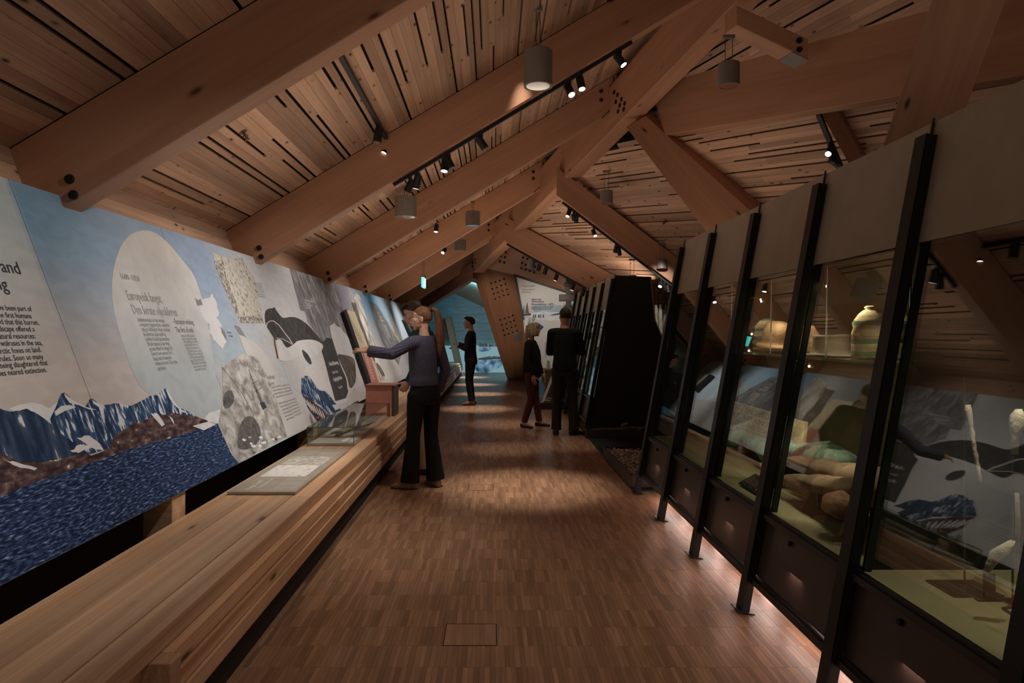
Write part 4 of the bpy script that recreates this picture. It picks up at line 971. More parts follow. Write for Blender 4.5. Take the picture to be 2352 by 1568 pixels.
# inscribed plank
M['plank'] = wood('grey_driftwood_plank', (.30, .21, .11), (.50, .38, .22), .75, .03, (3, 6, 6), (1.2, 14, 14))
mw = frame((2.0, 5.02, .80), (0, -1, 0), (-.35, 0, .94)); mw = Matrix((V((0, -1, 0)), V((.12, 0, .99)).normalized(), V((0, -1, 0)).cross(V((.12, 0, .99))).normalized())).transposed().to_4x4(); mw.translation = V((1.95, 5.02, .79))
ip = MB().bbox(-.74, .74, -.115, .115, -.015, .015, .006).build('inscribed_board', M['plank'], mw=mw); tag(ip, 'weathered plank carved with old lettering, standing behind the green cloth', 'board')
M['carve'] = plain('carved_letters', (.14, .085, .04), .8)
for s, y, sz in (('H I  ENLEBEDT   A', .055, .06), ('XPDARRAINUBE  EE', .0, .06), ('ENT AVE  SOEN  T', -.05, .05), ('PAZO   EREBGSCU', -.1, .05)):
    text(s, sz, mw @ Matrix.Translation((.0, y, .0155)) @ Matrix.Rotation(0, 4, 'Z') , M['carve'], ip, 'carved_lettering', 'CENTER', 1.9)
for y, x in ((.085, -.16), (-.088, -.12)): MB().ell((x, y, .014), (.06, .008, .003), n=10).build('crack', M['carve'], ip)
# cloth heaps on low stands
def heap(pts, rad, seed, amp, flat=.62, n=18):
    return wob(MB().tube(pts, rad, n, flat=flat), amp, 26, seed)
M['gcloth'] = noisy('green_old_cloth', [(.3, (.09, .14, .10)), (.5, (.21, .30, .23)), (.72, (.40, .46, .37))], 9, (1, 2.5, 1), 8, .9, 1)
M['bcloth'] = noisy('brown_old_cloth', [(.3, (.13, .085, .055)), (.5, (.24, .16, .105)), (.75, (.34, .24, .165))], 7, (1, 1.5, 1), 8, .9, .6)
M['hide'] = plain('rough_hide', (.44, .25, .15), .95, bump=1.0, bscale=50, var=.3, vscale=18)
def spts(a, b, n, fz): return [(a[0]+(b[0]-a[0])*i/(n-1), a[1]+(b[1]-a[1])*i/(n-1), a[2]+(b[2]-a[2])*i/(n-1)+fz(i/(n-1))) for i in range(n)]
gj = heap(spts((1.90, 5.4, .62), (1.90, 3.72, .76), 26, lambda t: .02*math.sin(t*9)), [.07+.035*math.sin(i*.9)*math.sin(i*.37)+.02 for i in range(26)], 3, .016)
gj = wob(gj, .007, 70, 12)
o = gj.build('green_jacket', M['gcloth'], smooth=True); tag(o, 'crumpled green cloth jacket lying at the foot of the carved plank', 'jacket')
MB().tube(spts((1.84, 4.5, .72), (1.82, 3.9, .80), 12, lambda t: .03*math.sin(t*7)), [.05, .06, .055, .05, .06, .058, .05, .055, .05, .05, .04, .03], 14, flat=.5).build('sleeve', M['gcloth'], o, smooth=True)
bt = empty('brown_trousers', (1.72, 3.7, .6)); tag(bt, 'pair of worn brown trousers laid out on a low stand in the near showcase', 'trousers')
heap(spts((1.80, 4.35, .64), (1.78, 2.82, .84), 26, lambda t: .012*math.sin(t*6)), [.055+.05*i/25+.008*math.sin(i*1.3) for i in range(26)], 5, .007).build('trouser_leg', M['bcloth'], bt, smooth=True)
heap(spts((1.68, 3.85, .62), (1.69, 2.82, .80), 22, lambda t: .01*math.sin(t*5+1)), [.06+.05*i/21+.006*math.sin(i*1.1) for i in range(22)], 9, .006).build('trouser_leg', M['bcloth'], bt, smooth=True)
for y in (3.0, 3.5, 4.1): MB().box(1.66, 1.9, y-.01, y+.01, .53, .565+.125*(4.3-y)).build('stand_bar', M['black'], bt)
o = wob(MB().ell((0, 0, 0), (.10, .10, .062), n=20), .010, 40, 3).build('hide_shoe', M['hide'], smooth=True); o.location = (1.60, 3.11, .68); tag(o, 'lumpy reddish hide shoe on a clear stand below the brown trousers', 'shoe')
tag(MB().lathe([(0, .0), (.03, 0), (.012, .006), (.008, .08), (.03, .092), (0, .092)], (1.60, 3.11, .53), 12).build('clear_stand', M['glass2']), 'small clear stand under the hide shoe', 'stand')
o = wob(MB().ell((0, 0, 0), (.055, .08, .045), n=16), .006, 50, 5).build('hide_shoe', M['hide'], smooth=True); o.location = (1.74, 4.30, .615); tag(o, 'small tan hide shoe by the end of the brown trouser leg', 'shoe')
# caption plate
cp = MB(); mw = Matrix.Translation((1.545, 4.02, .565)) @ Matrix.Rotation(-.5, 4, 'Y'); cp = MB().bbox(-.05, .07, -.16, .16, -.004, .004, .002).build('caption_plate', M['black2'], mw=mw); tag(cp, 'small black caption plate with rows of white print in the near showcase', 'sign')
for i in range(3):
    for j in range(4):
        text('%d' % (j+1+i*4), .02, mw @ Matrix.Translation((-.035+.022*j, .13-.1*i, .0045)) @ Matrix.Rotation(-math.pi/2, 4, 'Z'), M['whitep'], cp)
        text('Lue', .014, mw @ Matrix.Translation((-.035+.022*j, .105-.1*i, .0045)) @ Matrix.Rotation(-math.pi/2, 4, 'Z'), M['whitep'], cp)
# ---- bay nearest the camera: bone figures on stands
M['bone'] = plain('old_bone', (.50, .43, .36), .7, bump=.6, bscale=70, var=.3, vscale=30)
M['sheet'] = plain('dark_glossy_sheet', (.03, .032, .03), .15, 0, .6)
def rodstand(p, top, label):
    o = empty('display_stand', p); tag(o, label, 'stand', 'stands in the near showcase')
    MB().cyl(p, (p[0], p[1], top), .0035, 8).build('rod', M['steel'], o)
    MB().box(p[0]-.03, p[0]+.03, p[1]-.03, p[1]+.03, .5305, .534).build('foot', M['black'], o); return o
bp = MB().bbox(1.62, 1.80, 2.40, 2.56, .531, .537, .002).build('mirror_plate', M['sheet']); tag(bp, 'dark glossy plate lying on the floor of the near showcase', 'plate')
# spindle
sp = P(2252, 1110, 2.46), P(2222, 930, 2.46)
rodstand((P(2224, 1330, 2.48).x, 2.50, .537), 1.30, 'thin upright rod on the glossy plate, holding the bone spindle')
prof = [.005, .006, .005, .007, .0055, .008, .006, .0085, .007, .0095, .0075, .0105, .011, .012, .008]
pts = [sp[0]+(sp[1]-sp[0])*i/14 for i in range(15)]
o = wob(MB().tube(pts, prof, 12), .0015, 160, 2).build('bone_spindle', M['bone'], smooth=True); tag(o, 'long knobbly bone spindle held upright at the right edge', 'bone tool')
# carved head
c = P(2300, 1260, 2.2)
cf = empty('carved_figure', (c.x, c.y, .53)); tag(cf, 'small twisted pale bone figure on a dark metal stand in the near showcase', 'figure')
pt = [P(2262, 1318, 2.2), P(2275, 1295, 2.2), P(2290, 1272, 2.19), P(2306, 1262, 2.18), P(2318, 1250, 2.18), P(2326, 1244, 2.18)]
wob(MB().tube(pt, [.008, .014, .018, .017, .012, .007], 14), .005, 150, 4).build('body', M['bone'], cf, smooth=True)
b0 = PZ(2272, 1378, .531)
MB().box(b0.x-.018, b0.x+.018, b0.y-.006, b0.y+.006, .536, P(2272, 1318, b0.y).z).build('stem', M['black2'], cf)
MB().box(b0.x-.045, b0.x+.045, b0.y-.012, b0.y+.012, .531, .537).build('base', M['black2'], cf)
# bone club and stick farther right
kp = [P(2330, 1030, 2.3), P(2332, 990, 2.3), P(2335, 972, 2.3), P(2338, 958, 2.3), P(2338, 938, 2.3)]
o = wob(MB().tube([P(2330, 1042, 2.3), P(2332, 1000, 2.3), P(2333, 996, 2.3), P(2336, 975, 2.3), P(2338, 955, 2.3), P(2338, 940, 2.3)], [.011, .010, .014, .023, .022, .009], 14), .003, 90, 3).build('bone_club', M['bone'], smooth=True); tag(o, 'broad bone club head at the right edge of the near showcase', 'bone tool')
rodstand((P(2336, 1300, 2.34).x, 2.36, .531), 1.10, 'thin rod behind, holding the broad bone club')
o = MB().tube([P(2334, 1306, 2.28), P(2338, 1200, 2.28), P(2336, 1132, 2.28)], [.007, .008, .007], 10).build('wooden_stick', M['oldwood'], smooth=True); tag(o, 'slim wooden stick standing upright at the right edge', 'stick')
a = [PZ(2330, 1374, .535), PZ(2345, 1392, .535), PZ(2303, 1396, .535), PZ(2352, 1428, .535)]
o = MB().tube([V(p) for p in a], .004, 6).build('bent_wire', M['black2']); tag(o, 'bent black wire lying zigzag on the showcase floor', 'wire')
# ================================================================== between the cases
M['dkgreen'] = plain('dark_green_platform', (.012, .02, .017), .5)
tag(MB().box(1.31, 3.2, 6.3, 9.44, .0, .012).build('dark_platform', M['dkgreen']), 'dark green floor platform between the two showcases', 'platform')
M['traym'] = plain('brown_metal_tray', (.065, .05, .04), .4, .3)
def tray(x0, x1, y0, y1, z0, z1, label):
    o = MB().box(x0+.012, x1-.012, y0+.012, y1-.012, z0, z0+.012).build('display_tray', M['traym']); tag(o, label, 'tray')
    for a in ((x0, x1, y0, y0+.012), (x0, x1, y1-.012, y1), (x0, x0+.012, y0+.012, y1-.012), (x1-.012, x1, y0+.012, y1-.012)): MB().box(*a, z0, z1).build('tray_side', M['traym'], o)
    return o
tray(1.285, 2.5, 6.42, 7.97, .0125, .137, 'shallow brown metal tray of pale pebbles beside the near showcase')
tray(1.29, 2.4, 9.46, 9.77, .0005, .12, 'low brown tray of driftwood at the foot of the black end panel')
M['pebble'] = wood('pale_pebbles', (.30, .27, .22), (.58, .53, .45), .8, 0, gs=(20, 20, 20), per_object=False, tint=True, var=.6)
rr = random.Random(5); pm = MB(); unit = MB().ell((0, 0, 0), (1, 1, 1), n=8)
pts = []
for k in range(2600):
    x, y = rr.uniform(1.31, 2.0), rr.uniform(6.45, 7.94); z = .085+rr.uniform(0, .035)
    s = rr.uniform(.012, .022); a = rr.uniform(0, 3.14); ca, sa = math.cos(a), math.sin(a); e = rr.uniform(.6, 1); h = rr.uniform(.4, .7)
    r = rr.random()
    pm.add([(x+(p[0]*ca-p[1]*e*sa)*s, y+(p[0]*sa+p[1]*e*ca)*s, z+p[2]*h*s) for p in unit.v], unit.f, 0, r)
o = pm.build('pebbles', M['pebble'], smooth=True); tag(o, 'pale rounded pebbles filling the brown tray', 'pebbles', kind='stuff')
MB().box(1.298, 2.48, 6.433, 7.957, .0245, .085).build('gravel_bed', M['pebble'], o)
M['drift'] = wood('driftwood', (.10, .075, .05), (.28, .21, .14), .85, 0, gs=(2, 20, 20))
dl = ['thick driftwood log lying across the low tray', 'short driftwood stub on top of the log', 'thin driftwood stick leaning left in the tray', 'flat driftwood piece near the right of the tray', 'gnarled driftwood end lying at the left of the tray']
for i, (a, b, r) in enumerate((((1.62, 9.56, .10), (2.12, 9.64, .125), .028), ((1.80, 9.60, .15), (1.90, 9.58, .19), .026), ((1.36, 9.6, .09), (1.72, 9.66, .11), .016), ((2.0, 9.56, .09), (2.2, 9.60, .15), .022), ((1.55, 9.55, .085), (1.72, 9.52, .12), .022))):
    a, b = V(a), V(b); c = (a+b)/2+V((0, 0, .01))
    o = wob(MB().tube([a, c, b], [r*.8, r, r*.7], 10), .004, 40, i).build('driftwood', M['drift'], smooth=True); tag(o, dl[i], 'driftwood', 'driftwood in the tray')
MB_ = MB()
for k in range(140):
    x, y = rr.uniform(1.31, 2.38), rr.uniform(9.48, 9.75); s = rr.uniform(.008, .02); MB_.ell((x, y, .075+rr.uniform(0, .012)), (s, s*.8, s*.6), n=6, mi=0); MB_.c = MB_.c[:-len(MB_.f)] if False else MB_.c
MB_.c = [rr.random() for _ in MB_.f]
o = MB_.build('bark_chips', M['drift'], smooth=True); tag(o, 'dark bark chips scattered under the driftwood', 'bark', kind='stuff')
MB().box(1.303, 2.387, 9.473, 9.757, .0125, .075).build('chip_bed', M['brown'], o)
# hanging pelts seen between the cases
M['fur'] = noisy('seal_fur', [(.3, (.16, .13, .10)), (.5, (.42, .38, .32)), (.75, (.60, .56, .50))], 9, (1, 1, .5), 9, .95, .5)
pl = ['leftmost grey seal pelt hanging beyond the near showcase', 'middle pale seal pelt of the three hanging', 'pale seal pelt nearest the showcase post']
for i, u in enumerate((1507, 1517, 1529)):
    c = P(u, 700, 11.3+.12*i); pts = [c+V((0, 0, -k*.11)) for k in range(9)]
    o = wob(MB().tube(pts, [.025, .05, .062, .07, .066, .062, .058, .04, .015], 14, flat=.6), .007, 22, i).build('seal_pelt', M['fur'], smooth=True); tag(o, pl[i], 'pelt', 'hanging seal pelts')
    MB().tube([pts[0], pts[0]+V((0, 0, .45))], .004, 6).build('cord', M['black2'], o)
# things glimpsed inside the second case
M['bluec'] = plain('blue_cloth', (.08, .22, .30), .9)
o = heap(spts((1.62, 10.3, .72), (1.62, 11.6, .66), 14, lambda t: .02*math.sin(t*9)), [.07]*14, 6, .012).build('blue_bundle', M['bluec'], smooth=True); tag(o, 'folded blue bundle on the floor of the second showcase', 'cloth')
o = MB().tube([(1.66, 10.1, .6), (1.9, 10.4, 1.5)], [.02, .012], 8).build('wooden_ski', M['oldwood']); tag(o, 'slanting wooden pole inside the second showcase', 'pole')
for i, (y, z) in enumerate(((11.2, .95), (12.1, 1.1), (12.9, .9))):
    o = wob(MB().ell((0, 0, 0), (.07, .11, .1), n=14), .008, 30, i).build('tin_box', M['greyfelt'], smooth=True); o.location = (1.75, y, z); tag(o, ['grey lump on a bracket, first past the pole in the second showcase', 'grey lump higher in the middle of the second showcase', 'grey lump farthest along in the second showcase'][i], 'artefact')
    MB().cyl((1.75, y, .53), (1.75, y, z), .006, 8).build('bracket', M['steel'], o); o.children and None
# ================================================================== hanging lamps
def pendant(u, vt, vb, w, vrod, attach, label, taper=1.0, rodgap=.35):
    """attach: depth of the hanging point"""
    y = attach; s = y/F; r = w/2*s; c = P(u, vb, y); zt = P(u, vt, y).z; zb_ = c.z; zr = P(u, vrod, y).z
    zb_ = zb_+r*.12*0
    o = empty('pendant_lamp', (c.x, y, zb_)); tag(o, label, 'lamp', 'grey drum pendant lamps')
    MB().lathe([(0, zt), (r*taper*.96, zt), (r*taper, zt-.004), (r, zb_+.004), (r, zb_), (r*.88, zb_), (r*.86, zb_+.006), (r*.84, zt-.03), (0, zt-.03)], (c.x, y, 0), 32).build('drum', M['lampgrey'], o)
    mb = MB(); n = 24; k = r*.83
    mb.lathe([(k, zb_+.003), (k*.93, zb_+.05*r/.12), (k*.55, zb_+.10*r/.12), (k*.3, zb_+.105*r/.12)], (c.x, y, 0), n); rf = mb.build('reflector', M['chrome'], o)
    g = r*rodgap
    for d in (-g, g): MB().cyl((c.x+d, y, zt), (c.x+d, y, zr), max(.0035, r*.03), 8).build('rod', M['steel'], o)
    MB().box(c.x-g-.02, c.x+g+.02, y-.018, y+.018, zr, zr+.03).build('ceiling_bracket', M['lampgrey'], o)
    return o
pendant(1236, 118, 199, 66, 26, 5.85, 'large grey drum lamp hanging near the top of the picture on a double rod', rodgap=.13)
pendant(1674, 146, 198, 48, 88, 6.5, 'grey drum lamp in front of the dark valley beam')
pendant(932, 452, 499, 50, 424, 8.66, 'grey drum lamp just below the near end of the long light track', rodgap=.12)
pendant(1086, 486, 519, 34, 466, 11.2, 'grey drum lamp against the fourth rafter', rodgap=.1)
pendant(1057, 551, 576, 27, 530, 14.4, 'bluish grey drum lamp without visible rods, low beneath the fifth rafter', rodgap=.1)
pendant(1393, 438, 468, 29, 396, 10.3, 'grey drum lamp on two rods between the leaning post and the right-hand track')
pendant(1386, 568, 589, 24, 545, 12.6, 'small grey drum lamp below the right-hand track')
pendant(1520, 596, 617, 24, 563, 10.7, 'tapered grey lamp next to the first post of the near showcase', .78)
pendant(1219, 597, 616, 19, 585, 15.2, 'small grey lamp in front of the bolted haunch')
pendant(1452, 632, 652, 24, 598, 11.6, 'grey lamp mostly hidden behind the black end panel', .8)
pendant(1594, 356, 400, 30, 290, 8.9, 'lamp hidden behind the leaning orange post, only its two rods showing')
# ================================================================== light tracks and spotlights
def track(name, a, b, w, label, h=.035):
    a, b = V(a), V(b); mw = frame((a+b)/2, b-a, (0, 0, 1)); L = (b-a).length
    o = MB().bbox(-L/2, L/2, -w/2, w/2, -h/2, h/2, .003).build(name, M['black2'], mw=mw); return tag(o, label, 'light track', 'ceiling light tracks')
def spot(p, aim, s, label, on=True):
    """p: point on the underside of the track; s: head length"""
    p = V(p); d = (V(aim)).normalized(); o = empty('track_spotlight', p); tag(o, label, 'spotlight', 'black track spotlights')
    MB().box(p.x-.015*s*8, p.x+.015*s*8, p.y-.05*s*4, p.y+.05*s*4, p.z-.03, p.z).build('adapter', M['black2'], o)
    q = p+V((0, 0, -.03-s*.45)); MB().cyl(p-V((0, 0, .025)), q, s*.09, 8).build('stem', M['black2'], o)
    a, b = q-d*s*.5, q+d*s*.5; r = s*.30
    MB().tube([a, a+d*s*.04, b-d*s*.02, b], [r*.85, r, r, r*.96], 16).build('head', M['black2'], o)
    MB().tube([b-d*.001, b+d*.002], [r*.8, r*.8], 16).build('lens', M['lens'] if on else M['lensdim'], o)
    return o
zr2 = lambda x: zb(x)-.018
y2 = RAF[1]+.085
tx0, tx1 = -.98, 1.36
track('light_track', (tx0, y2, zr2(tx0)), (tx1, y2, zr2(tx1)), .035, 'long black light track under the second rafter')
names2 = ['first spotlight at the low end of the long track', 'second spotlight at the low end of the long track, pointing down at the mural', 'third spotlight up the long track, bright lens', 'fourth spotlight up the long track, beside the bright one', 'spotlight in the middle of the long track', 'lower head of the pair near the top of the long track', 'upper head of the pair near the top of the long track', 'topmost spotlight of the long track']
for i, (u, aim, on) in enumerate(((942, (-.5, .1, -1), False), (958, (-.3, .3, -1), True), (1022, (-.1, -.2, -1), True), (1031, (.4, -.1, -.8), False), (1106, (.5, .1, -.7), False), (1308, (.3, -.5, -.9), True), (1334, (.15, -.3, -1), True), (1424, (.5, -.2, -.8), True))):
    x = (u-CU)/F*y2; spot((x, y2, zr2(x)-.018), aim, .13, 'black '+names2[i], on)
# rail along the left slope
a, b = P(772, 92, 1), None
def lz(x): return ceil_l(x)
def on_left(u, v):
    r = V(((u-CU)/F, 1, -(v-CV)/F)); t = (4.01-EYE)/(r.z-.6*r.x); return r*t+V((0, 0, EYE))
pa, pb = on_left(774, 94), on_left(888, 318)
pa.x = pb.x = (pa.x+pb.x)/2; zz = lz(pa.x)-.03
track('light_track', (pa.x, pa.y, zz), (pb.x, pb.y, zz), .04, 'short black light track running along the near ceiling slope')
spot((pa.x, pb.y-.55, zz-.018), (-.15, -.1, -1), .13, 'black spotlight midway on the near ceiling track, seen from the side', False)
spot((pa.x, pb.y-.06, zz-.018), (-.35, -.55, -.75), .13, 'black spotlight at the end of the near ceiling track with a bright lens')
# right-hand tracks
d3 = (r3e-r3a); t0, t1 = r3a+d3*.055-V((0, 0, .02)), r3a+d3*1.0-V((0, 0, .02)); t0.y += .1; t1.y += .1
track('light_track', t0, t1, .035, 'black light track under the right-hand rafter')
for i, (f, aim, on) in enumerate(((.055, (-.4, -.4, -1), True), (.10, (.2, .2, -1), False), (.125, (-.1, .3, -1), False), (.28, (.3, -.4, -1), True), (.47, (-.2, .1, -1), False), (.50, (.2, .2, -1), False), (.86, (-.4, -.5, -.8), True), (.89, (.3, .1, -1), False), (.92, (.2, -.2, -1), False))):
    p = t0+(t1-t0)*f-V((0, 0, .018)); spot(p, aim, .115, 'black spotlight on the right-hand rafter track, '+('topmost with a bright lens', 'second from its top', 'third from its top', 'alone partway down with a bright lens', 'first of the pair halfway down', 'second of the pair halfway down', 'bright one beside the black panel top', 'dark one just past the bright low one', 'lowest one by the near showcase post')[i], on)
d4 = (r4e-r4a); t0, t1 = r4a+d4*.02-V((0, 0, .02)), r4a+d4*1.0-V((0, 0, .02)); t0.y += .1; t1.y += .1
track('light_track', t0, t1, .035, 'black light track above the white poster')
for i, (f, on) in enumerate(((.31, False), (.37, False), (.47, True), (.62, True), (.71, False), (.76, False))):
    p = t0+(t1-t0)*f-V((0, 0, .018)); spot(p, (-.3, .2, -1), .13, 'black spotlight above the white poster, '+('first from the left', 'second from the left', 'third from the left', 'bright one beside the wooden cross', 'dark one right of the cross', 'last one at the right')[i], on)
q0, q1 = on_plane(1880, 262, NF, V(PF)-V((0, 0, .3))), on_plane(1940, 405, NF, V(PF)-V((0, 0, .3)))
track('light_track', q0, q1, .05, 'short black light track on the low right slope above the near showcase')
for i, (f, aim, on) in enumerate(((.42, (-.5, -.5, -.6), True), (.52, (-.1, -.1, -1), False), (.60, (.5, -.2, -.5), False))):
    spot(q0+(q1-q0)*f-V((0, 0, .02)), aim, .12, 'black spotlight on the low right track, '+('upper with a white rim', 'middle', 'lower turned right')[i], on)
# single spots hung from the slopes
spot(P(1002, 512, 11.7), (-.1, -.2, -1), .13, 'lone black spotlight beneath the third rafter', True)
spot(P(1020, 566, 14.6), (-.3, -.6, -.6), .14, 'lone bright spotlight below the fourth rafter', True)
spot(P(1237, 487, 13.0), (0, -.1, -1), .14, 'lone black spotlight right of the ridge beam', False)
# sprinkler and smoke head
def sprinkler(p, n, label):
    o = empty('sprinkler', p); tag(o, label, 'sprinkler', 'ceiling sprinklers'); p = V(p); n = V(n).normalized(); mb = MB()
    m = M['brass']; a = n.cross(V((0, 1, 0))).normalized(); b = n.cross(a)
    MB().tube([p+n*.02, p-n*.004], [.03, .03], 14).build('rose', m, o)
    MB().tube([p, p-n*.03, p-n*.05], [.009, .009, .005], 10).build('stem', m, o)
    for s in (-1, 1): MB().tube([p-n*.025+a*.012*s, p-n*.04+a*.018*s, p-n*.062], .0035, 6).build('arm', m, o)
    MB().tube([p-n*.062, p-n*.066], [.02, .02], 12).build('deflector', m, o)
M['brass'] = plain('aged_brass', (.20, .12, .06), .4, .7)
sprinkler(on_left(558, 303), (-.6, 0, 1), 'brass sprinkler head on the near left ceiling slope')
sprinkler(on_plane(1529, 507, NF, PF), NF, 'small sprinkler head on the right slope above the tapered lamp')
sprinkler(on_plane(1357, 432, NF, PF), NF, 'small sprinkler head on the right slope left of the drum lamp')
# exit sign
M['exit'] = emis('exit_sign_light', (.10, .75, .62), 2.6); M['exitw'] = emis('exit_sign_white', (.8, 1, .95), 5)
p = P(973, 648, 12.6)
ex = empty('exit_sign', p); tag(ex, 'small glowing green exit sign hanging edge-on below the fifth rafter', 'sign')
MB().box(p.x-.02, p.x+.02, p.y-.20, p.y+.20, p.z-.10, p.z+.08).build('housing', M['exit'], ex)
for sx in (1,):
    MB().ell((p.x+.021*sx, p.y-.06, p.z+.045), (.002, .018, .018), n=10).build('running_man', M['exitw'], ex)
    mb = MB(); x = p.x+.021
    for q in ([(-.05, .02), (-.1, .02), (-.1, -.02), (-.06, -.02)], [(-.06, -.02), (-.1, -.02), (-.15, -.08), (-.12, -.08), (-.08, -.04)], [(-.075, -.02), (-.06, -.02), (-.03, -.08), (-.05, -.08)], [(.06, .06), (.15, .06), (.15, -.08), (.06, -.08)]):
        mb.prism([V((x, p.y+a, p.z+b)) for a, b in q], V((.002, 0, 0)))
    mb.build('pictogram', M['exitw'], ex)
MB().box(p.x-.024, p.x+.024, p.y-.205, p.y+.205, p.z+.08, p.z+.115).build('cap', M['lampgrey'], ex)
for d in (-.12, .12): MB().cyl((p.x, p.y+d, p.z+.115), (p.x, p.y+d, P(973, 600, 12.6).z+.1), .003, 6).build('cord', M['steel'], ex)
# ================================================================== far end: screen, poster, cross and stove
M['scr'] = emis('pale_sea_screen', (.30, .52, .56), .55)
M['scrw'] = noisy('spotted_whale_picture', [(.36, (.02, .05, .09)), (.5, (.12, .24, .34)), (.66, (.34, .50, .60))], 3.5, (1, 1, 1), 5, .4, .3, emit=.55)
M['scrd'] = noisy('rocky_edge_picture', [(.36, (.01, .015, .02)), (.55, (.06, .07, .08)), (.7, (.4, .42, .44))], 9, (1, 1, 2.2), 6, .4, .4, emit=.4)
ys = 24.9; s0 = P(1030, 800, ys); s1 = P(1200, 857, ys)
sc_ = empty('picture_screen', ((s0.x+s1.x)/2, ys, .0)); tag(sc_, 'wide glowing screen with grey whales at the far end, low against the teal wall', 'screen')
MB().box(-2.2, s1.x, ys, ys+.06, max(.02, s1.z), s0.z+.1).build('screen', M['scr'], sc_)
def sprint(name, px, m, k):
    MB().prism([P(u, v, ys-.004*k) for u, v in px], V((0, .003, 0))).build(name, m, sc_)
sprint('pictured_whale', [(1092, 827), (1110, 824), (1140, 827), (1158, 823), (1170, 822), (1160, 832), (1150, 842), (1135, 850), (1118, 856), (1098, 855), (1088, 846), (1092, 838)], M['scrw'], 1)
sprint('pictured_whale', [(1100, 797), (1126, 796), (1129, 800), (1122, 806), (1110, 808), (1100, 806)], M['scrw'], 1)
sprint('pictured_rocks', [(1098, 823), (1112, 820), (1125, 818), (1140, 818), (1160, 821), (1160, 824), (1130, 825), (1100, 826)], M['scrd'], 2)
sprint('pictured_rocks', [(1100, 788), (1115, 788), (1132, 793), (1146, 791), (1150, 795), (1120, 796), (1100, 796)], M['scrd'], 2)
sprint('pictured_rocks', [(1030, 800), (1040, 794), (1060, 793), (1066, 799), (1040, 803)], M['scrd'], 2)
# poster
yp = 15.6
po = empty('poster_wall', (1.2, yp, 0)); tag(po, 'tall white exhibition poster with a ship and a blue iceberg, right of the bolted post', 'poster')
pq = [(1184, 633), (1335, 682), (1335, 852), (1228, 860)]
M['postm'] = noisy('pale_poster_print', [(.3, (.56, .53, .50)), (.7, (.66, .63, .60))], 1, rough=.6)
MB().prism([P(u, v, yp) for u, v in pq], V((0, .05, 0))).build('board', M['postm'], po)
MB().prism([P(u, v, yp-.01) for u, v in ((1180, 628), (1335, 680), (1335, 684), (1186, 636), (1230, 862), (1226, 862))], V((0, .06, 0))).build('dark_frame', M['black2'], po)
kk = [0]
def pp(name, px, m):
    kk[0] += 1; MB().prism([P(u, v, yp-.002-.0012*kk[0]) for u, v in px], V((0, .001, 0))).build(name, m, po)
M['skyp'] = noisy('poster_sky', [(.3, (.30, .40, .48)), (.7, (.44, .51, .55))], 2, rough=.6)
pp('printed_sky', [(1218, 705), (1240, 698), (1270, 700), (1300, 703), (1320, 706), (1320, 718), (1240, 718), (1228, 717)], M['skyp'])
pp('printed_snow', [(1236, 716), (1250, 713), (1260, 716), (1290, 717), (1330, 717), (1330, 740), (1236, 735), (1200, 724)], M['snow'])
pp('printed_hills', [(1260, 725), (1275, 720), (1300, 716), (1300, 720), (1275, 724)], M['engd'])
pp('printed_hull', [(1199, 721), (1219, 719), (1219, 724), (1203, 725)], M['ink'])
pp('printed_mast', [(1210, 695), (1211.5, 695), (1215, 719), (1206, 719)], M['engd'])
pp('printed_mast', [(1203, 702), (1204, 702), (1205, 719), (1200, 719)], M['engd'])
for i, u in enumerate((1225, 1229, 1236, 1240, 1247)): pp('printed_figure', [(u, 722), (u+2, 722), (u+2.4, 729), (u-.4, 729)], M['ink'])
pp('printed_iceberg', [(1202, 735), (1215, 728), (1228, 729), (1236, 740), (1249, 750), (1244, 757), (1232, 762), (1225, 770), (1205, 765)], M['icep'])
pp('printed_iceberg', [(1229, 738), (1236, 742), (1249, 750), (1244, 756), (1233, 760), (1228, 750)], M['mount2'])
PM = lambda u, v: Matrix.Translation(P(u, v, yp-.03)) @ Matrix.Rotation(math.pi/2, 4, 'X')
for i, (s, u, v, z) in enumerate((('Fangst og pels', 1199, 658, .05), ('Trapping and furs', 1199, 666, .04), ('Overvintring', 1199, 672, .04), ('Isbjørnen', 1221, 689, .06), ('Mannskapet', 1221, 694, .06), ('Ekspedisjoner i 1872', 1221, 700, .06), ('Expeditions of 1872 and 1873', 1222, 706, .04), ('and the winter in the north', 1222, 710, .04))):
    text(s, z, PM(u, v), M['greyt'] if i < 3 else M['ink'], po)
for i in range(8): text('skuta ble frosset inne', .05, PM(1251, 788+i*4), M['greyt'], po)
o = MB().prism([P(u, v, 16.9) for u, v in ((1180, 762), (1200, 762), (1200, 783), (1180, 783))], V((0, .02, 0))).build('paper_notice', M['pale']); tag(o, 'small white notice fixed low on the bolted post', 'sign')
# wooden cross behind the second case
yc = 14.6; M['tarred'] = wood('tarred_wood', (.025, .018, .013), (.07, .052, .04), .8, 0)
cx = P(1306, 636, yc); s = yc/F
cr_ = empty('wooden_cross', (cx.x, yc, 0)); tag(cr_, 'dark weathered wooden cross standing behind the second showcase', 'cross')
MB().bbox(cx.x-.055, cx.x+.055, yc-.04, yc+.04, 0, cx.z, .006).build('upright', M['tarred'], cr_)
za = P(1300, 692, yc).z; zb2 = P(1300, 676, yc).z; MB().bbox(P(1284, 0, yc).x, P(1320, 0, yc).x, yc-.06, yc+.02, za, zb2, .006).build('arm', M['tarred'], cr_)
MB().bbox(P(1296, 0, yc).x, P(1316, 0, yc).x, yc-.05, yc+.03, P(0, 664, yc).z, P(0, 648, yc).z, .006).build('short_arm', M['tarred'], cr_)
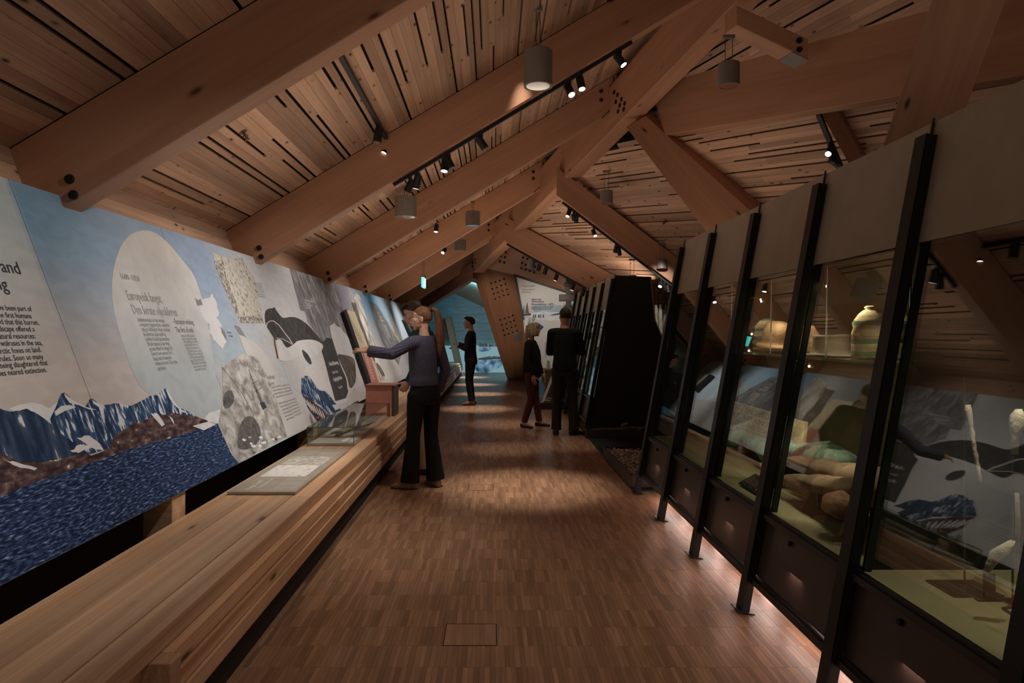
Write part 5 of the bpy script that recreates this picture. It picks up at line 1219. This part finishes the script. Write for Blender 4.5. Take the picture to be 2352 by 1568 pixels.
# brick stove, sledge runner and bones on a low dark plinth between the couple
yb_ = 13.6
o = MB().box(.85, 1.7, 13.1, 14.3, 0, .12).build('low_plinth', M['traym']); tag(o, 'low dark plinth with old finds between the couple', 'plinth')
st_ = empty('brick_stove', (1.16, 13.9, .12)); tag(st_, 'small brick stove column with a pale slab on top', 'stove')
M['brick'] = wood('old_brick', (.20, .10, .075), (.36, .22, .16), .9, 0, gs=(9, 9, 9), var=.5)
for r in range(9):
    for c in range(2):
        MB().bbox(1.04+.13*c+(r % 2)*.02, 1.165+.13*c+(r % 2)*.02, 13.82, 13.94, .12+.066*r, .18+.066*r, .004).build('brick', M['brick'], st_)
MB().bbox(1.0, 1.34, 13.78, 13.98, .715, .75, .005).build('slab', M['pale'], st_); MB().lathe([(0, .75), (.04, .75), (.035, .82), (.025, .86), (.03, .9), (0, .9)], (1.12, 13.88, 0), 14).build('crock', M['whitec'], st_)
o = MB().prism([V((.93, 13.2, .12)), V((.98, 13.2, .12)), V((1.20, 13.5, .62)), V((1.15, 13.5, .62))], V((0, .03, 0))).build('sledge_runner', M['pale2']); tag(o, 'pale straight sledge runner leaning diagonally between the couple', 'runner')
rr = random.Random(3)
for i in range(6):
    a = V((rr.uniform(.95, 1.25), rr.uniform(13.2, 13.5), .14)); b = a+V((rr.uniform(-.2, .2), rr.uniform(-.05, .05), rr.uniform(.0, .05)))
    o = MB().tube([a, (a+b)/2+V((0, 0, .012)), b], [.018, .012, .018], 8).build('animal_bone', M['bone'], smooth=True); tag(o, 'pale animal bone lying among others on the low dark plinth', 'bone', 'bones on the low plinth')
# ================================================================== people
SKIN = noisy('skin', [(.3, (.46, .25, .17)), (.7, (.56, .33, .24))], 6, rough=.5)
SKIN2 = noisy('skin_rosy', [(.3, (.42, .20, .14)), (.7, (.50, .27, .20))], 6, rough=.5)
def hairm(name, a, b): return wood(name, a, b, .6, 0, gs=(4, 90, 90), per_object=False, tint=False, var=0, axis=2, spec=.2)
def knitm(name, c, rib=0, rough=.9):
    m, t, b = nt(name); b.inputs['Roughness'].default_value = rough; b.inputs['Specular IOR Level'].default_value = .15
    tc = N(t, 'ShaderNodeTexCoord'); n = N(t, 'ShaderNodeTexNoise', i_Scale=60.0, i_Detail=3.0); t.links.new(tc.outputs['Object'], n.inputs['Vector'])
    col = ramp(t, n.outputs[0], [(.3, tuple(x*.8 for x in c)), (.7, tuple(x*1.2 for x in c))]); hgt = n.outputs[0]
    if rib:
        at = N(t, 'ShaderNodeAttribute', attribute_name='rib'); w = math_(t, 'ADD', math_(t, 'MULTIPLY', math_(t, 'SINE', math_(t, 'MULTIPLY', at.outputs['Fac'], 6.2832)), .5), .5)
        col = mixc(t, math_(t, 'MULTIPLY', w, .55), col, tuple(x*.35 for x in c)); hgt = math_(t, 'SUBTRACT', 1.0, w)
    t.links.new(col, b.inputs['Base Color'])
    bp = N(t, 'ShaderNodeBump', i_Strength=.5 if rib else .2, i_Distance=.006); t.links.new(hgt, bp.inputs['Height']); t.links.new(bp.outputs[0], b.inputs['Normal']); return m
def remesh(mb, voxel, smooth, name, mat, ratio=1.0):
    me = mb.mesh(name+'_raw', mat); o = bpy.data.objects.new(name+'_raw', me); COL.objects.link(o)
    r = o.modifiers.new('r', 'REMESH'); r.mode = 'VOXEL'; r.voxel_size = voxel
    s = o.modifiers.new('s', 'SMOOTH'); s.factor = .5; s.iterations = smooth
    if ratio < 1: d = o.modifiers.new('d', 'DECIMATE'); d.ratio = ratio
    bpy.context.view_layer.update()
    out = bpy.data.meshes.new_from_object(o.evaluated_get(bpy.context.evaluated_depsgraph_get()))
    bpy.data.objects.remove(o); bpy.data.meshes.remove(me)
    out.name = name; out.materials.clear(); out.materials.append(mat); out.polygons.foreach_set('use_smooth', [True]*len(out.polygons)); return out
def rings(spec, n=28):
    """elliptical rings (x, y, z, half width, half depth[, squareness])"""
    rs = []
    for q in spec:
        x, y, z, a, b = q[:5]; e = q[5] if len(q) > 5 else 2.3; r = []
        for k in range(n):
            t = 2*math.pi*k/n; c, s = math.cos(t), math.sin(t)
            r.append(V((x+a*math.copysign(abs(c)**(2/e), c), y+b*math.copysign(abs(s)**(2/e), s), z)))
        rs.append(r)
    return rs
def capsule(mb, pts, rad, n=14, flat=1.0):
    mb.tube(pts, rad, n, flat=flat)
    for p, r in ((pts[0], rad[0]), (pts[-1], rad[-1])): mb.ell(p, (r*.98, r*.98, r*.98*flat), n=10)
def hand(mb, W, d, palm, side, curl, spread=.12, s=1.0, thumb_out=.7):
    """W wrist, d along the hand, palm = direction the palm faces, side = towards the thumb"""
    W, d, palm, side = V(W), V(d).normalized(), V(palm).normalized(), V(side).normalized()
    palm = (palm-d*palm.dot(d)).normalized(); side2 = d.cross(palm).normalized()
    side = side2 if side2.dot(side) > 0 else -side2
    R = Matrix((side, d, palm)).transposed()
    mb.ell(W+d*.048*s, (.041*s, .052*s, .015*s), R, 16); mb.ell(W+d*.066*s, (.040*s, .03*s, .013*s), R, 14)
    mb.tube([W-d*.03*s, W+d*.015*s, W+d*.04*s], [.027*s, .027*s, .030*s], 14, flat=.72, up=palm)
    mb.ell(W+d*.035*s+side*.026*s+palm*.006*s, (.016*s, .03*s, .014*s), R, 12)
    L = (.074, .082, .077, .06); off = (.030, .010, -.011, -.031); base = (.084, .090, .086, .076)
    for i in range(4):
        c = curl[i] if isinstance(curl, (list, tuple)) else curl
        b = W+d*base[i]*s+side*off[i]*s; dd = (d+side*spread*(1-i*.66)).normalized(); pts = [b-dd*.02*s]; p = b; pts.append(p)
        for k, f in enumerate((.45, .30, .25)):
            ax = dd.cross(palm).normalized(); dd = (Quaternion(ax, c*(.7 if k == 0 else 1)) @ dd).normalized(); p = p+dd*L[i]*f*s; pts.append(p)
        r = .0088*s*(1 if i < 3 else .88); mb.tube(pts, [r*1.1, r*1.05, r, r*.93, r*.78], 10); mb.ell(pts[-1], (r*.78, r*.78, r*.78), n=8)
    b = W+d*.022*s+side*.030*s; td = (d*.75+side*thumb_out+palm*.35).normalized(); p1 = b+td*.034*s; td2 = (td+d*.35).normalized(); p2 = p1+td2*.03*s; p3 = p2+td2*.022*s
    r = .0105*s; mb.tube([b-td*.012*s, b, p1, p2, p3], [r*1.2, r*1.25, r*1.05, r, r*.75], 10); mb.ell(p3, (r*.75,)*3, n=8)
def head(mb, C, R, s=1.0, fem=False):
    def q(x, y, z): return C+R @ V((x*s, y*s, z*s))
    def el(c, r, n=18, rot=None): mb.ell(q(*c), tuple(x*s for x in r), R if rot is None else R @ rot, n)
    k = .94 if fem else 1
    el((0, -.014, .028), (.075*k, .096*k, .091)); el((0, .03, -.02), (.064*k, .066, .085)); el((0, .042, -.062), (.048*k, .050, .045)); el((0, .066, -.094), (.024*k, .024, .020))
    for sx in (-1, 1):
        el((.038*sx*k, .056, -.014), (.026, .026, .026), 12); el((.046*sx*k, .018, -.066), (.016, .034, .022), 12)
        el((.077*sx*k, -.010, -.012), (.008, .019, .031), 12, Matrix.Rotation(.25*sx, 3, 'Z')); el((.030*sx*k, .082, .026), (.022, .010, .006), 10)
    mb.tube([q(0, .090, .018), q(0, .101, -.004), q(0, .116, -.026), q(0, .112, -.034)], [.008*s, .009*s, .011*s, .009*s], 10); el((0, .104, -.034), (.016, .013, .009), 10)
    el((0, .094, -.058), (.021, .013, .0055), 10); el((0, .092, -.068), (.019, .012, .006), 10); el((0, .088, -.050), (.024, .014, .012), 10); el((0, .056, .045), (.052, .025, .034), 12)
def eyes(C, R, s, parent, iris=(.05, .035, .025), brow=(.08, .05, .03)):
    def q(x, y, z): return C+R @ V((x*s, y*s, z*s))
    bm_ = plain('eyebrow_hair', brow, .8)
    for sx in (-1, 1):
        e = MB().ell(q(.031*sx, .0795, .006), (.0115*s, .0112*s, .0050*s), R, 12).build('eye', M['white'], parent, smooth=True)
        MB().ell(q(.031*sx, .088, .006), (.0055*s, .004*s, .0046*s), R, 10).build('iris', plain('iris', iris, .2), e, smooth=True)
        MB().tube([q(.014*sx, .092, .024), q(.031*sx, .090, .031), q(.050*sx, .074, .026)], [.003*s, .0042*s, .002*s], 6).build('eyebrow', bm_, parent)
        MB().tube([q(.018*sx, .0895, .010), q(.031*sx, .0915, .0125), q(.045*sx, .083, .009)], [.0018*s, .0026*s, .0015*s], 6).build('eyelid', bm_, parent)
    MB().tube([q(-.022, .094, -.0625), q(0, .1055, -.0635), q(.022, .094, -.0625)], [.002*s, .0026*s, .002*s], 6).build('mouth', plain('lips', (.34, .13, .11), .5), parent)
def haircap(C, R, s, style, mat, parent, fem=False):
    k = .94 if fem else 1; mb = MB(); n = 40; m_ = 22
    def rad(dx, dy, dz):
        # base ellipsoid a little outside the skull; sunk inside it over the face
        thick = {'short': 1.075, 'crop': 1.05, 'bob': 1.15, 'tied': 1.045}[style]
        return thick
    vs = []; mb2 = []
    for i in range(m_+1):
        ph = math.pi*i/m_
        for j in range(n):
            t = 2*math.pi*j/n; d = V((math.sin(ph)*math.cos(t), math.sin(ph)*math.sin(t), math.cos(ph)))
            f = rad(*d)
            # hairline: front boundary
            y, z = d.y, d.z; lim = {'short': .62, 'crop': .62, 'bob': .55, 'tied': .60}[style]
            hl = {'short': (.10, .80), 'crop': (.10, .80), 'bob': (.22, .62), 'tied': (.12, .86)}[style]
            face = y > hl[0]+hl[1]*max(0, (z+.1)/.6) and z < .8
            low = z < {'short': -.62, 'crop': -.55, 'bob': -1.1, 'tied': -.62}[style]
            temple = -.05 < y <= .18 and z < -.05 and style != 'bob'
            if face or low or temple: f = .82
            wv = 1+.018*math.sin(j*2.9+i*.7)+.012*math.sin(j*5.3)
            vs.append(C+R @ V((.076*k*d.x*f*wv*s, (-.014+.098*k*d.y*f*wv)*s, (.028+.093*d.z*f*wv)*s)))
    fs = [(i*n+j, i*n+(j+1) % n, (i+1)*n+(j+1) % n, (i+1)*n+j) for i in range(m_) for j in range(n)]
    mb.add(vs, fs)
    def q(x, y, z): return C+R @ V((x*s, y*s, z*s))
    if style == 'short':
        for kx in range(-3, 4): mb.tube([q(.017*kx, .03, .118), q(.019*kx, .075, .104), q(.020*kx, .098, .082+.006*(kx % 2))], [.02*s, .017*s, .006*s], 8)
    if style == 'bob':
        for sx in (-1, 1):
            mb.tube([q(.055*sx, .035, .10), q(.082*sx, .035, .05), q(.088*sx, .02, -.02), q(.082*sx, .012, -.085), q(.074*sx, .015, -.11)], [.03*s, .028*s, .03*s, .03*s, .016*s], 12)
            mb.tube([q(.04*sx, -.06, .09), q(.075*sx, -.055, .02), q(.075*sx, -.05, -.06), q(.066*sx, -.04, -.115)], [.04*s, .042*s, .042*s, .025*s], 12)
        mb.tube([q(0, -.07, .09), q(0, -.105, .0), q(0, -.092, -.07), q(0, -.078, -.115)], [.05*s, .045*s, .045*s, .03*s], 12)
        mb.tube([q(-.04, .06, .115), q(.03, .085, .095), (q(.06, .07, .06))], [.025*s, .02*s, .012*s], 10)
    me = remesh(mb, .0055, 3, 'hair', mat, .5); o = bpy.data.objects.new('hair', me); COL.objects.link(o); par(o, parent)
    if style == 'tied':
        mb = MB(); pts = [q(0, -.075, .085), q(0, -.115, .092), q(.0, -.145, .07), q(.004, -.165, .01), q(.006, -.172, -.07), q(.006, -.17, -.16), q(.004, -.168, -.25), q(0, -.16, -.34), q(0, -.155, -.40)]
        mb.tube(pts, [.020*s, .028*s, .036*s, .046*s, .056*s, .062*s, .058*s, .036*s, .008*s], 20, flat=.75)
        for a in (-.018, .018): mb.tube([p+R @ V((a*s, -.006, 0)) for p in pts[1:]], [.02*s, .026*s, .03*s, .038*s, .042*s, .036*s, .020*s, .004*s], 10)
        me = remesh(mb, .006, 2, 'ponytail', mat, .6); o = bpy.data.objects.new('ponytail', me); COL.objects.link(o); par(o, parent)
        MB().tube([q(0, -.100, .091), q(0, -.114, .0925)], [.0285*s, .0285*s], 16).build('hair_tie', M['black2'], parent)
def ribattr(me, c, fx, period):
    n = len(me.vertices); co = np.empty(n*3, 'f'); me.vertices.foreach_get('co', co); co = co.reshape(-1, 3)
    a = me.attributes.new('rib', 'FLOAT', 'POINT'); a.data.foreach_set('value', fx(co).astype('f')/period)
def person(name, label, pos, yaw, H, headyaw, headpitch, arms, legs, top, bottom, shoes, hairstyle, hairmat, fem=False, skin=None, shw=None, belly=0, voxel=.0055, torso_lean=0, sweater_hem=.86, headroll=0, eyecol=(.05, .035, .025), brow=(.08, .05, .03), wide=1.0):
    """local axes: x right, y forward, z up; built at true size for height H"""
    skin = skin or SKIN; S = H/1.75; G = Matrix.Translation(pos) @ Matrix.Rotation(yaw, 4, 'Z')
    t = empty(name, pos, yaw); tag(t, label, 'person', None)
    g = lambda p: G @ (V(p)*S)
    sw = shw or (.165 if fem else .19)
    def place(mb): mb.v = [tuple(g(p)) for p in mb.v]; return mb
    def put(nm, me): o = bpy.data.objects.new(nm, me); COL.objects.link(o); par(o, t); return o
    lean = lambda z: torso_lean*max(0, z-.95)
    # head
    HC = V((0, .03+lean(1.63), 1.63)); HR = Matrix.Rotation(headyaw, 3, 'Z') @ Matrix.Rotation(headpitch, 3, 'X') @ Matrix.Rotation(headroll, 3, 'Y')
    hs = .97 if fem else 1.0
    if headpitch < -.2: HC += V((0, .03, -.01))
    # ---------- body
    mb = MB(); head(mb, HC, HR, hs, fem)
    mb.tube([HC+HR @ V((0, -.022, -.045)), V((0, .0+lean(1.5), 1.52)), V((0, -.01+lean(1.44), 1.44)), V((0, -.012+lean(1.36), 1.36))], [.043 if fem else .055, .042 if fem else .055, .058 if fem else .072, .08], 18)
    tw = 1 if not fem else .92
    body_t = [(0, .0+lean(.86), .86, .13*tw, .09), (0, lean(.95), .95, .15*tw, .10+belly*.5), (0, .005+lean(1.08), 1.08, .125*tw, .09+belly), (0, .01+lean(1.25), 1.25, .145*tw, .10+belly*.4), (0, .0+lean(1.37), 1.37, .15*tw, .09), (0, -.01+lean(1.44), 1.44, .10, .06)]
    mb.loft(rings(body_t))
    hands = []
    for sx, a in zip((-1, 1), arms):
        sh = V((sw*sx, -.012+lean(1.40), 1.405)); e, w = V(a['elbow']), V(a['wrist'])
        mb.ell(sh, (.055, .05, .05), n=14); mb.tube([V((sw*.5*sx, -.01+lean(1.41), 1.41)), sh], [.05, .048], 12)
        mb.tube([sh, sh*.5+e*.5, e, e*.55+w*.45, w], [.048, .043, .037, .037, .026], 14); mb.ell(e, (.037,)*3, n=12)
        hand(mb, w, a['dir'], a['palm'], a['side'], a['curl'], a.get('spread', .12), .98 if fem else 1.05, a.get('thumb', .7))
    for L in legs:
        h, k, an = V(L['hip']), V(L['knee']), V(L['ankle']); mb.tube([h, h*.5+k*.5, k, k*.6+an*.4, an], [.082, .07, .05, .052, .034], 16); mb.ell(k, (.05,)*3, n=12); mb.ell(h, (.085,)*3, n=12)
        td = V((math.sin(L.get('toe', 0)), math.cos(L.get('toe', 0)), 0)); mb.tube([an-td*.04-V((0, 0, .035)), an+td*.05-V((0, 0, .03)), an+td*.16-V((0, 0, .06))], [.03, .035, .022], 12)
        mb.tube([an, an-V((0, 0, .05))], [.034, .034], 12)
    put('body', remesh(place(mb), voxel, 6 if voxel < .005 else 4, 'body', skin, .45))
    eyes(g(HC), G.to_3x3() @ HR, hs*S, t, eyecol, brow)
    haircap(g(HC), G.to_3x3() @ HR, hs*S, hairstyle, hairmat, t, fem)
    # ---------- top
    mb = MB(); c = .014; hz = sweater_hem
    bt = [(0, .0+lean(hz), hz, .165*tw*wide, .118+belly), (0, .002+lean(.95), max(hz+.05, .95), .166*tw*wide, .122+belly*1.1), (0, .006+lean(1.08), 1.08, .150*tw*wide, .112+belly*1.2), (0, .010+lean(1.2), 1.2, .158*tw*wide, .115+belly*.8), (0, .008+lean(1.3), 1.3, .168*tw, .116+belly*.3), (0, .0+lean(1.38), 1.38, .166*tw, .10), (0, -.008+lean(1.43), 1.43, .125*tw, .082), (0, -.008+lean(1.465), 1.465, .075, .068)]
    mb.loft(rings(bt, 36))
    for sx, a in zip((-1, 1), arms):
        sh = V((sw*sx, -.012+lean(1.40), 1.40)); e, w = V(a['elbow']), V(a['wrist']); cuff = w+(e-w).normalized()*.015; fl = a.get('flare', 0)
        mb.tube([V((sw*.35*sx, -.01+lean(1.41), 1.40)), V((sw*.75*sx, -.01+lean(1.41), 1.40)), sh], [.072, .070, .064], 16)
        mb.ell(sh, (.064, .064, .062), n=16); mb.tube([sh, sh*.6+e*.4, e], [.065, .060, .050+fl*.2], 18); mb.ell(e, (.050+fl*.2,)*3, n=14)
        mb.tube([e, e*.6+w*.4, e*.25+w*.75, cuff], [.050+fl*.2, .047+fl*.35, .040+fl*.7, .037+fl], 18)
    me = remesh(place(mb), .007, 4, 'sweater', top, .55)
    if fem and name == 'person' and arms[0].get('rib'):
        Gi = np.array((G @ Matrix.Scale(S, 4)).inverted())
        sh0, e0, w0 = V((-sw, -.012, 1.40)), V(arms[0]['elbow']), V(arms[0]['wrist'])
        def fx(co):
            l = np.c_[co, np.ones(len(co))] @ Gi.T; x, y, z = l[:, 0], l[:, 1], l[:, 2]
            r = np.arctan2(y, x)*.16
            d = np.array((w0-sh0).normalized()); p = l[:, :3]-np.array(sh0); tt = p @ d; rad = p-np.outer(tt, d); up = np.array([0, 0, 1.0]); up = up-d*(up @ d); up /= np.linalg.norm(up); sd = np.cross(d, up)
            ra = np.arctan2(rad @ up, rad @ sd)*.05
            arm = (tt > .04) & (np.linalg.norm(rad, axis=1) < .13) & (x < -sw+.03)
            return np.where(arm, ra, r)
        ribattr(me, None, fx, .0135)
    put('sweater', me)
    # ---------- trousers
    mb = MB(); mb.loft(rings([(0, -.004, 1.0, .140*tw*wide, .104+belly*.7), (0, -.008, .92, .168*tw*wide, .122+belly*.3), (0, -.012, .85, .172*tw*wide, .122), (0, -.008, .80, .155*tw, .11)], 30))
    for L in legs:
        h, k, an = V(L['hip']), V(L['knee']), V(L['ankle']); fl = L.get('flare', 0); hem = an+V((0, 0, -.02 if fl else 0.005))
        mb.tube([h+V((0, 0, .02)), h*.75+k*.25, h*.4+k*.6, k, k*.62+an*.38, k*.25+an*.75, hem], [.092, .090, .075, .062+fl*.15, .062+fl*.35, .056+fl*.7, .055+fl], 20)
        mb.ell(h, (.094, .098, .09), n=16)
    put('trousers', remesh(place(mb), .007, 3, 'trousers', bottom, .5))
    # ---------- shoes
    for L in legs:
        an = V(L['ankle']); a = L.get('toe', 0); td = V((math.sin(a), math.cos(a), 0)); sd = V((td.y, -td.x, 0)); b = V((an.x, an.y, 0)); mb = MB()
        def ring(d, w, h0, h1):
            r = []
            for k in range(18):
                q = 2*math.pi*k/18; r.append(b+td*d+sd*(w*math.cos(q))+V((0, 0, (h0+h1)/2+(h1-h0)/2*math.copysign(abs(math.sin(q))**.7, math.sin(q)))))
            return r
        hz_ = L.get('shoeh', .085)
        mb.loft([ring(-.075, .022, .008, .06), ring(-.06, .034, .002, hz_), ring(0, .038, 0, hz_), ring(.05, .042, 0, hz_*.82), ring(.11, .047, 0, .055), ring(.16, .042, 0, .04), ring(.19, .024, .003, .03)])
        put('shoe', remesh(place(mb), .006, 2, 'shoe', shoes, .7))
    return t
TOP1 = knitm('violet_grey_rib_knit', (.095, .090, .138), 1); BLK = knitm('black_ribbed_trousers', (.012, .0115, .012)); BEIGE = plain('beige_suede', (.28, .20, .14), .8)
GRN = knitm('bottle_green_knit', (.016, .040, .036)); TAN = plain('tan_trousers', (.40, .27, .19), .85); NAVY = plain('dark_navy_shoe', (.012, .014, .022), .6)
BK2 = knitm('black_sweater', (.014, .013, .013)); JEAN = knitm('dark_jeans', (.016, .017, .022)); BROWNS = plain('brown_shoe', (.11, .045, .03), .6)
GBK = knitm('dark_green_black_sweater', (.014, .020, .018)); GRT = knitm('dark_grey_trousers', (.035, .030, .028)); MAR = knitm('maroon_trousers', (.105, .035, .030)); BSH = plain('black_shoe', (.012, .012, .012), .5)
rad_ = math.radians
# young woman pointing
yw = rad_(48)
Gw = (Matrix.Translation((-.66, 6.48, 0)) @ Matrix.Rotation(yw, 4, 'Z')).inverted()
def loc(p, S): return tuple((Gw @ V(p))/S)
Sw = 1.715/1.75
hw = P(842, 806, 6.25); el = P(902, 812, 6.22)
hw = V((hw.x, 6.30, hw.z)); el = P(899, 813, 6.26)
dirw = V((-1, .25, .10))
g3 = Matrix.Rotation(-yw, 3, 'Z')
person('person', 'young woman with a red-brown ponytail in a violet-grey ribbed sweater and flared black trousers, pointing', (-.66, 6.48, 0), yw, 1.715, rad_(40), rad_(-4),
       [dict(elbow=loc(el, Sw), wrist=loc(hw, Sw), dir=g3 @ dirw, palm=g3 @ V((.1, .35, -1)), side=g3 @ V((-.1, .8, -.3)), curl=[.10, .28, .36, .42], spread=.2, flare=.022, rib=1, thumb=.8),
        dict(elbow=(.245, -.05, 1.13), wrist=(.225, .04, .90), dir=(0, .15, -1), palm=(-1, 0, 0), side=(0, 1, 0), curl=.3, flare=.012)],
       [dict(hip=(-.088, 0, .88), knee=(-.105, .035, .49), ankle=(-.135, .045, .085), toe=-.55, flare=.040, shoeh=.075), dict(hip=(.088, -.01, .88), knee=(.095, .0, .49), ankle=(.105, -.055, .085), toe=.25, flare=.038, shoeh=.075)],
       TOP1, BLK, BEIGE, 'tied', hairm('auburn_hair', (.085, .035, .018), (.24, .115, .06)), True, voxel=.0042, sweater_hem=.985, eyecol=(.08, .12, .14), brow=(.16, .09, .05))
# man leaning in behind her
person('person', 'young man with brown hair leaning in behind the pointing woman, bottle-green sleeve and tan trousers', (-.70, 7.15, 0), rad_(78), 1.80, rad_(28), rad_(-24),
       [dict(elbow=(-.26, .0, 1.13), wrist=(-.20, .13, .93), dir=(.1, .6, -.8), palm=(1, .2, .2), side=(.2, .7, .5), curl=1.0), dict(elbow=(.25, -.03, 1.12), wrist=(.22, .10, .88), dir=(0, .2, -1), palm=(-1, 0, 0), side=(0, 1, 0), curl=.4)],
       [dict(hip=(-.09, 0, .88), knee=(-.10, .03, .49), ankle=(-.10, -.02, .085), toe=-.2, flare=.01), dict(hip=(.09, 0, .88), knee=(.10, .03, .49), ankle=(.10, .0, .085), toe=.2, flare=.01)],
       GRN, TAN, NAVY, 'short', hairm('dark_brown_hair', (.022, .014, .010), (.075, .045, .03)), torso_lean=.12)
# far man with folded arms
person('person', 'dark-haired bearded man with folded arms in a black sweater, standing far down the aisle', (-.46, 13.9, 0), rad_(82), 1.79, rad_(2), 0,
       [dict(elbow=(-.25, .06, 1.12), wrist=(-.02, .24, 1.17), dir=(1, .1, .05), palm=(0, -1, 0), side=(0, .1, 1), curl=.5, thumb=.15, spread=.02), dict(elbow=(.25, .06, 1.12), wrist=(.04, .215, 1.21), dir=(-1, .25, 0), palm=(0, -1, 0), side=(0, 0, 1), curl=.4, thumb=.15, spread=.02)],
       [dict(hip=(-.09, 0, .88), knee=(-.10, .03, .49), ankle=(-.10, -.03, .085), toe=-.15), dict(hip=(.09, 0, .88), knee=(.10, .03, .49), ankle=(.10, -.02, .085), toe=.1)],
       BK2, JEAN, BROWNS, 'short', hairm('black_brown_hair', (.014, .010, .008), (.04, .028, .022)), skin=SKIN2)
# older woman
person('person', 'older woman with an ash-blond bob in a black sweater and maroon trousers, facing the man', (.60, 10.65, 0), rad_(-108), 1.615, rad_(14), rad_(6),
       [dict(elbow=(-.255, .04, 1.10), wrist=(-.225, .13, .87), dir=(0, .2, -1), palm=(.6, -.5, 0), side=(.3, .9, 0), curl=.3), dict(elbow=(.26, -.03, 1.12), wrist=(.235, .08, .87), dir=(0, .25, -1), palm=(-1, 0, 0), side=(0, 1, 0), curl=.35)],
       [dict(hip=(-.09, 0, .86), knee=(-.105, .04, .48), ankle=(-.12, .10, .085), toe=-.1, shoeh=.07), dict(hip=(.09, 0, .86), knee=(.11, .02, .48), ankle=(.13, -.10, .085), toe=.5, shoeh=.07)],
       BK2, MAR, BSH, 'bob', hairm('ash_blond_hair', (.24, .20, .14), (.46, .40, .30)), True, skin=SKIN2, belly=.035, sweater_hem=.84, wide=1.12, brow=(.2, .15, .1))
# man seen from behind
mb_ = person('person', 'tall man seen from behind in a dark sweater and grey trousers, facing the second showcase', (1.03, 9.85, 0), rad_(-14), 1.83, rad_(26), rad_(2),
       [dict(elbow=(-.225, .07, 1.13), wrist=(-.04, .24, 1.14), dir=(1, .1, .05), palm=(0, -1, 0), side=(0, .1, 1), curl=.5), dict(elbow=(.235, .07, 1.13), wrist=(.06, .22, 1.18), dir=(-1, .2, 0), palm=(0, -1, 0), side=(0, 0, 1), curl=.4)],
       [dict(hip=(-.09, 0, .88), knee=(-.105, .02, .49), ankle=(-.115, -.02, .085), toe=-.2, flare=.016), dict(hip=(.09, 0, .88), knee=(.11, .02, .49), ankle=(.13, -.02, .085), toe=.7, flare=.016)],
       GBK, GRT, BSH, 'crop', hairm('brown_cropped_hair', (.020, .014, .011), (.055, .038, .03)), wide=1.02, belly=.02, shw=.175)
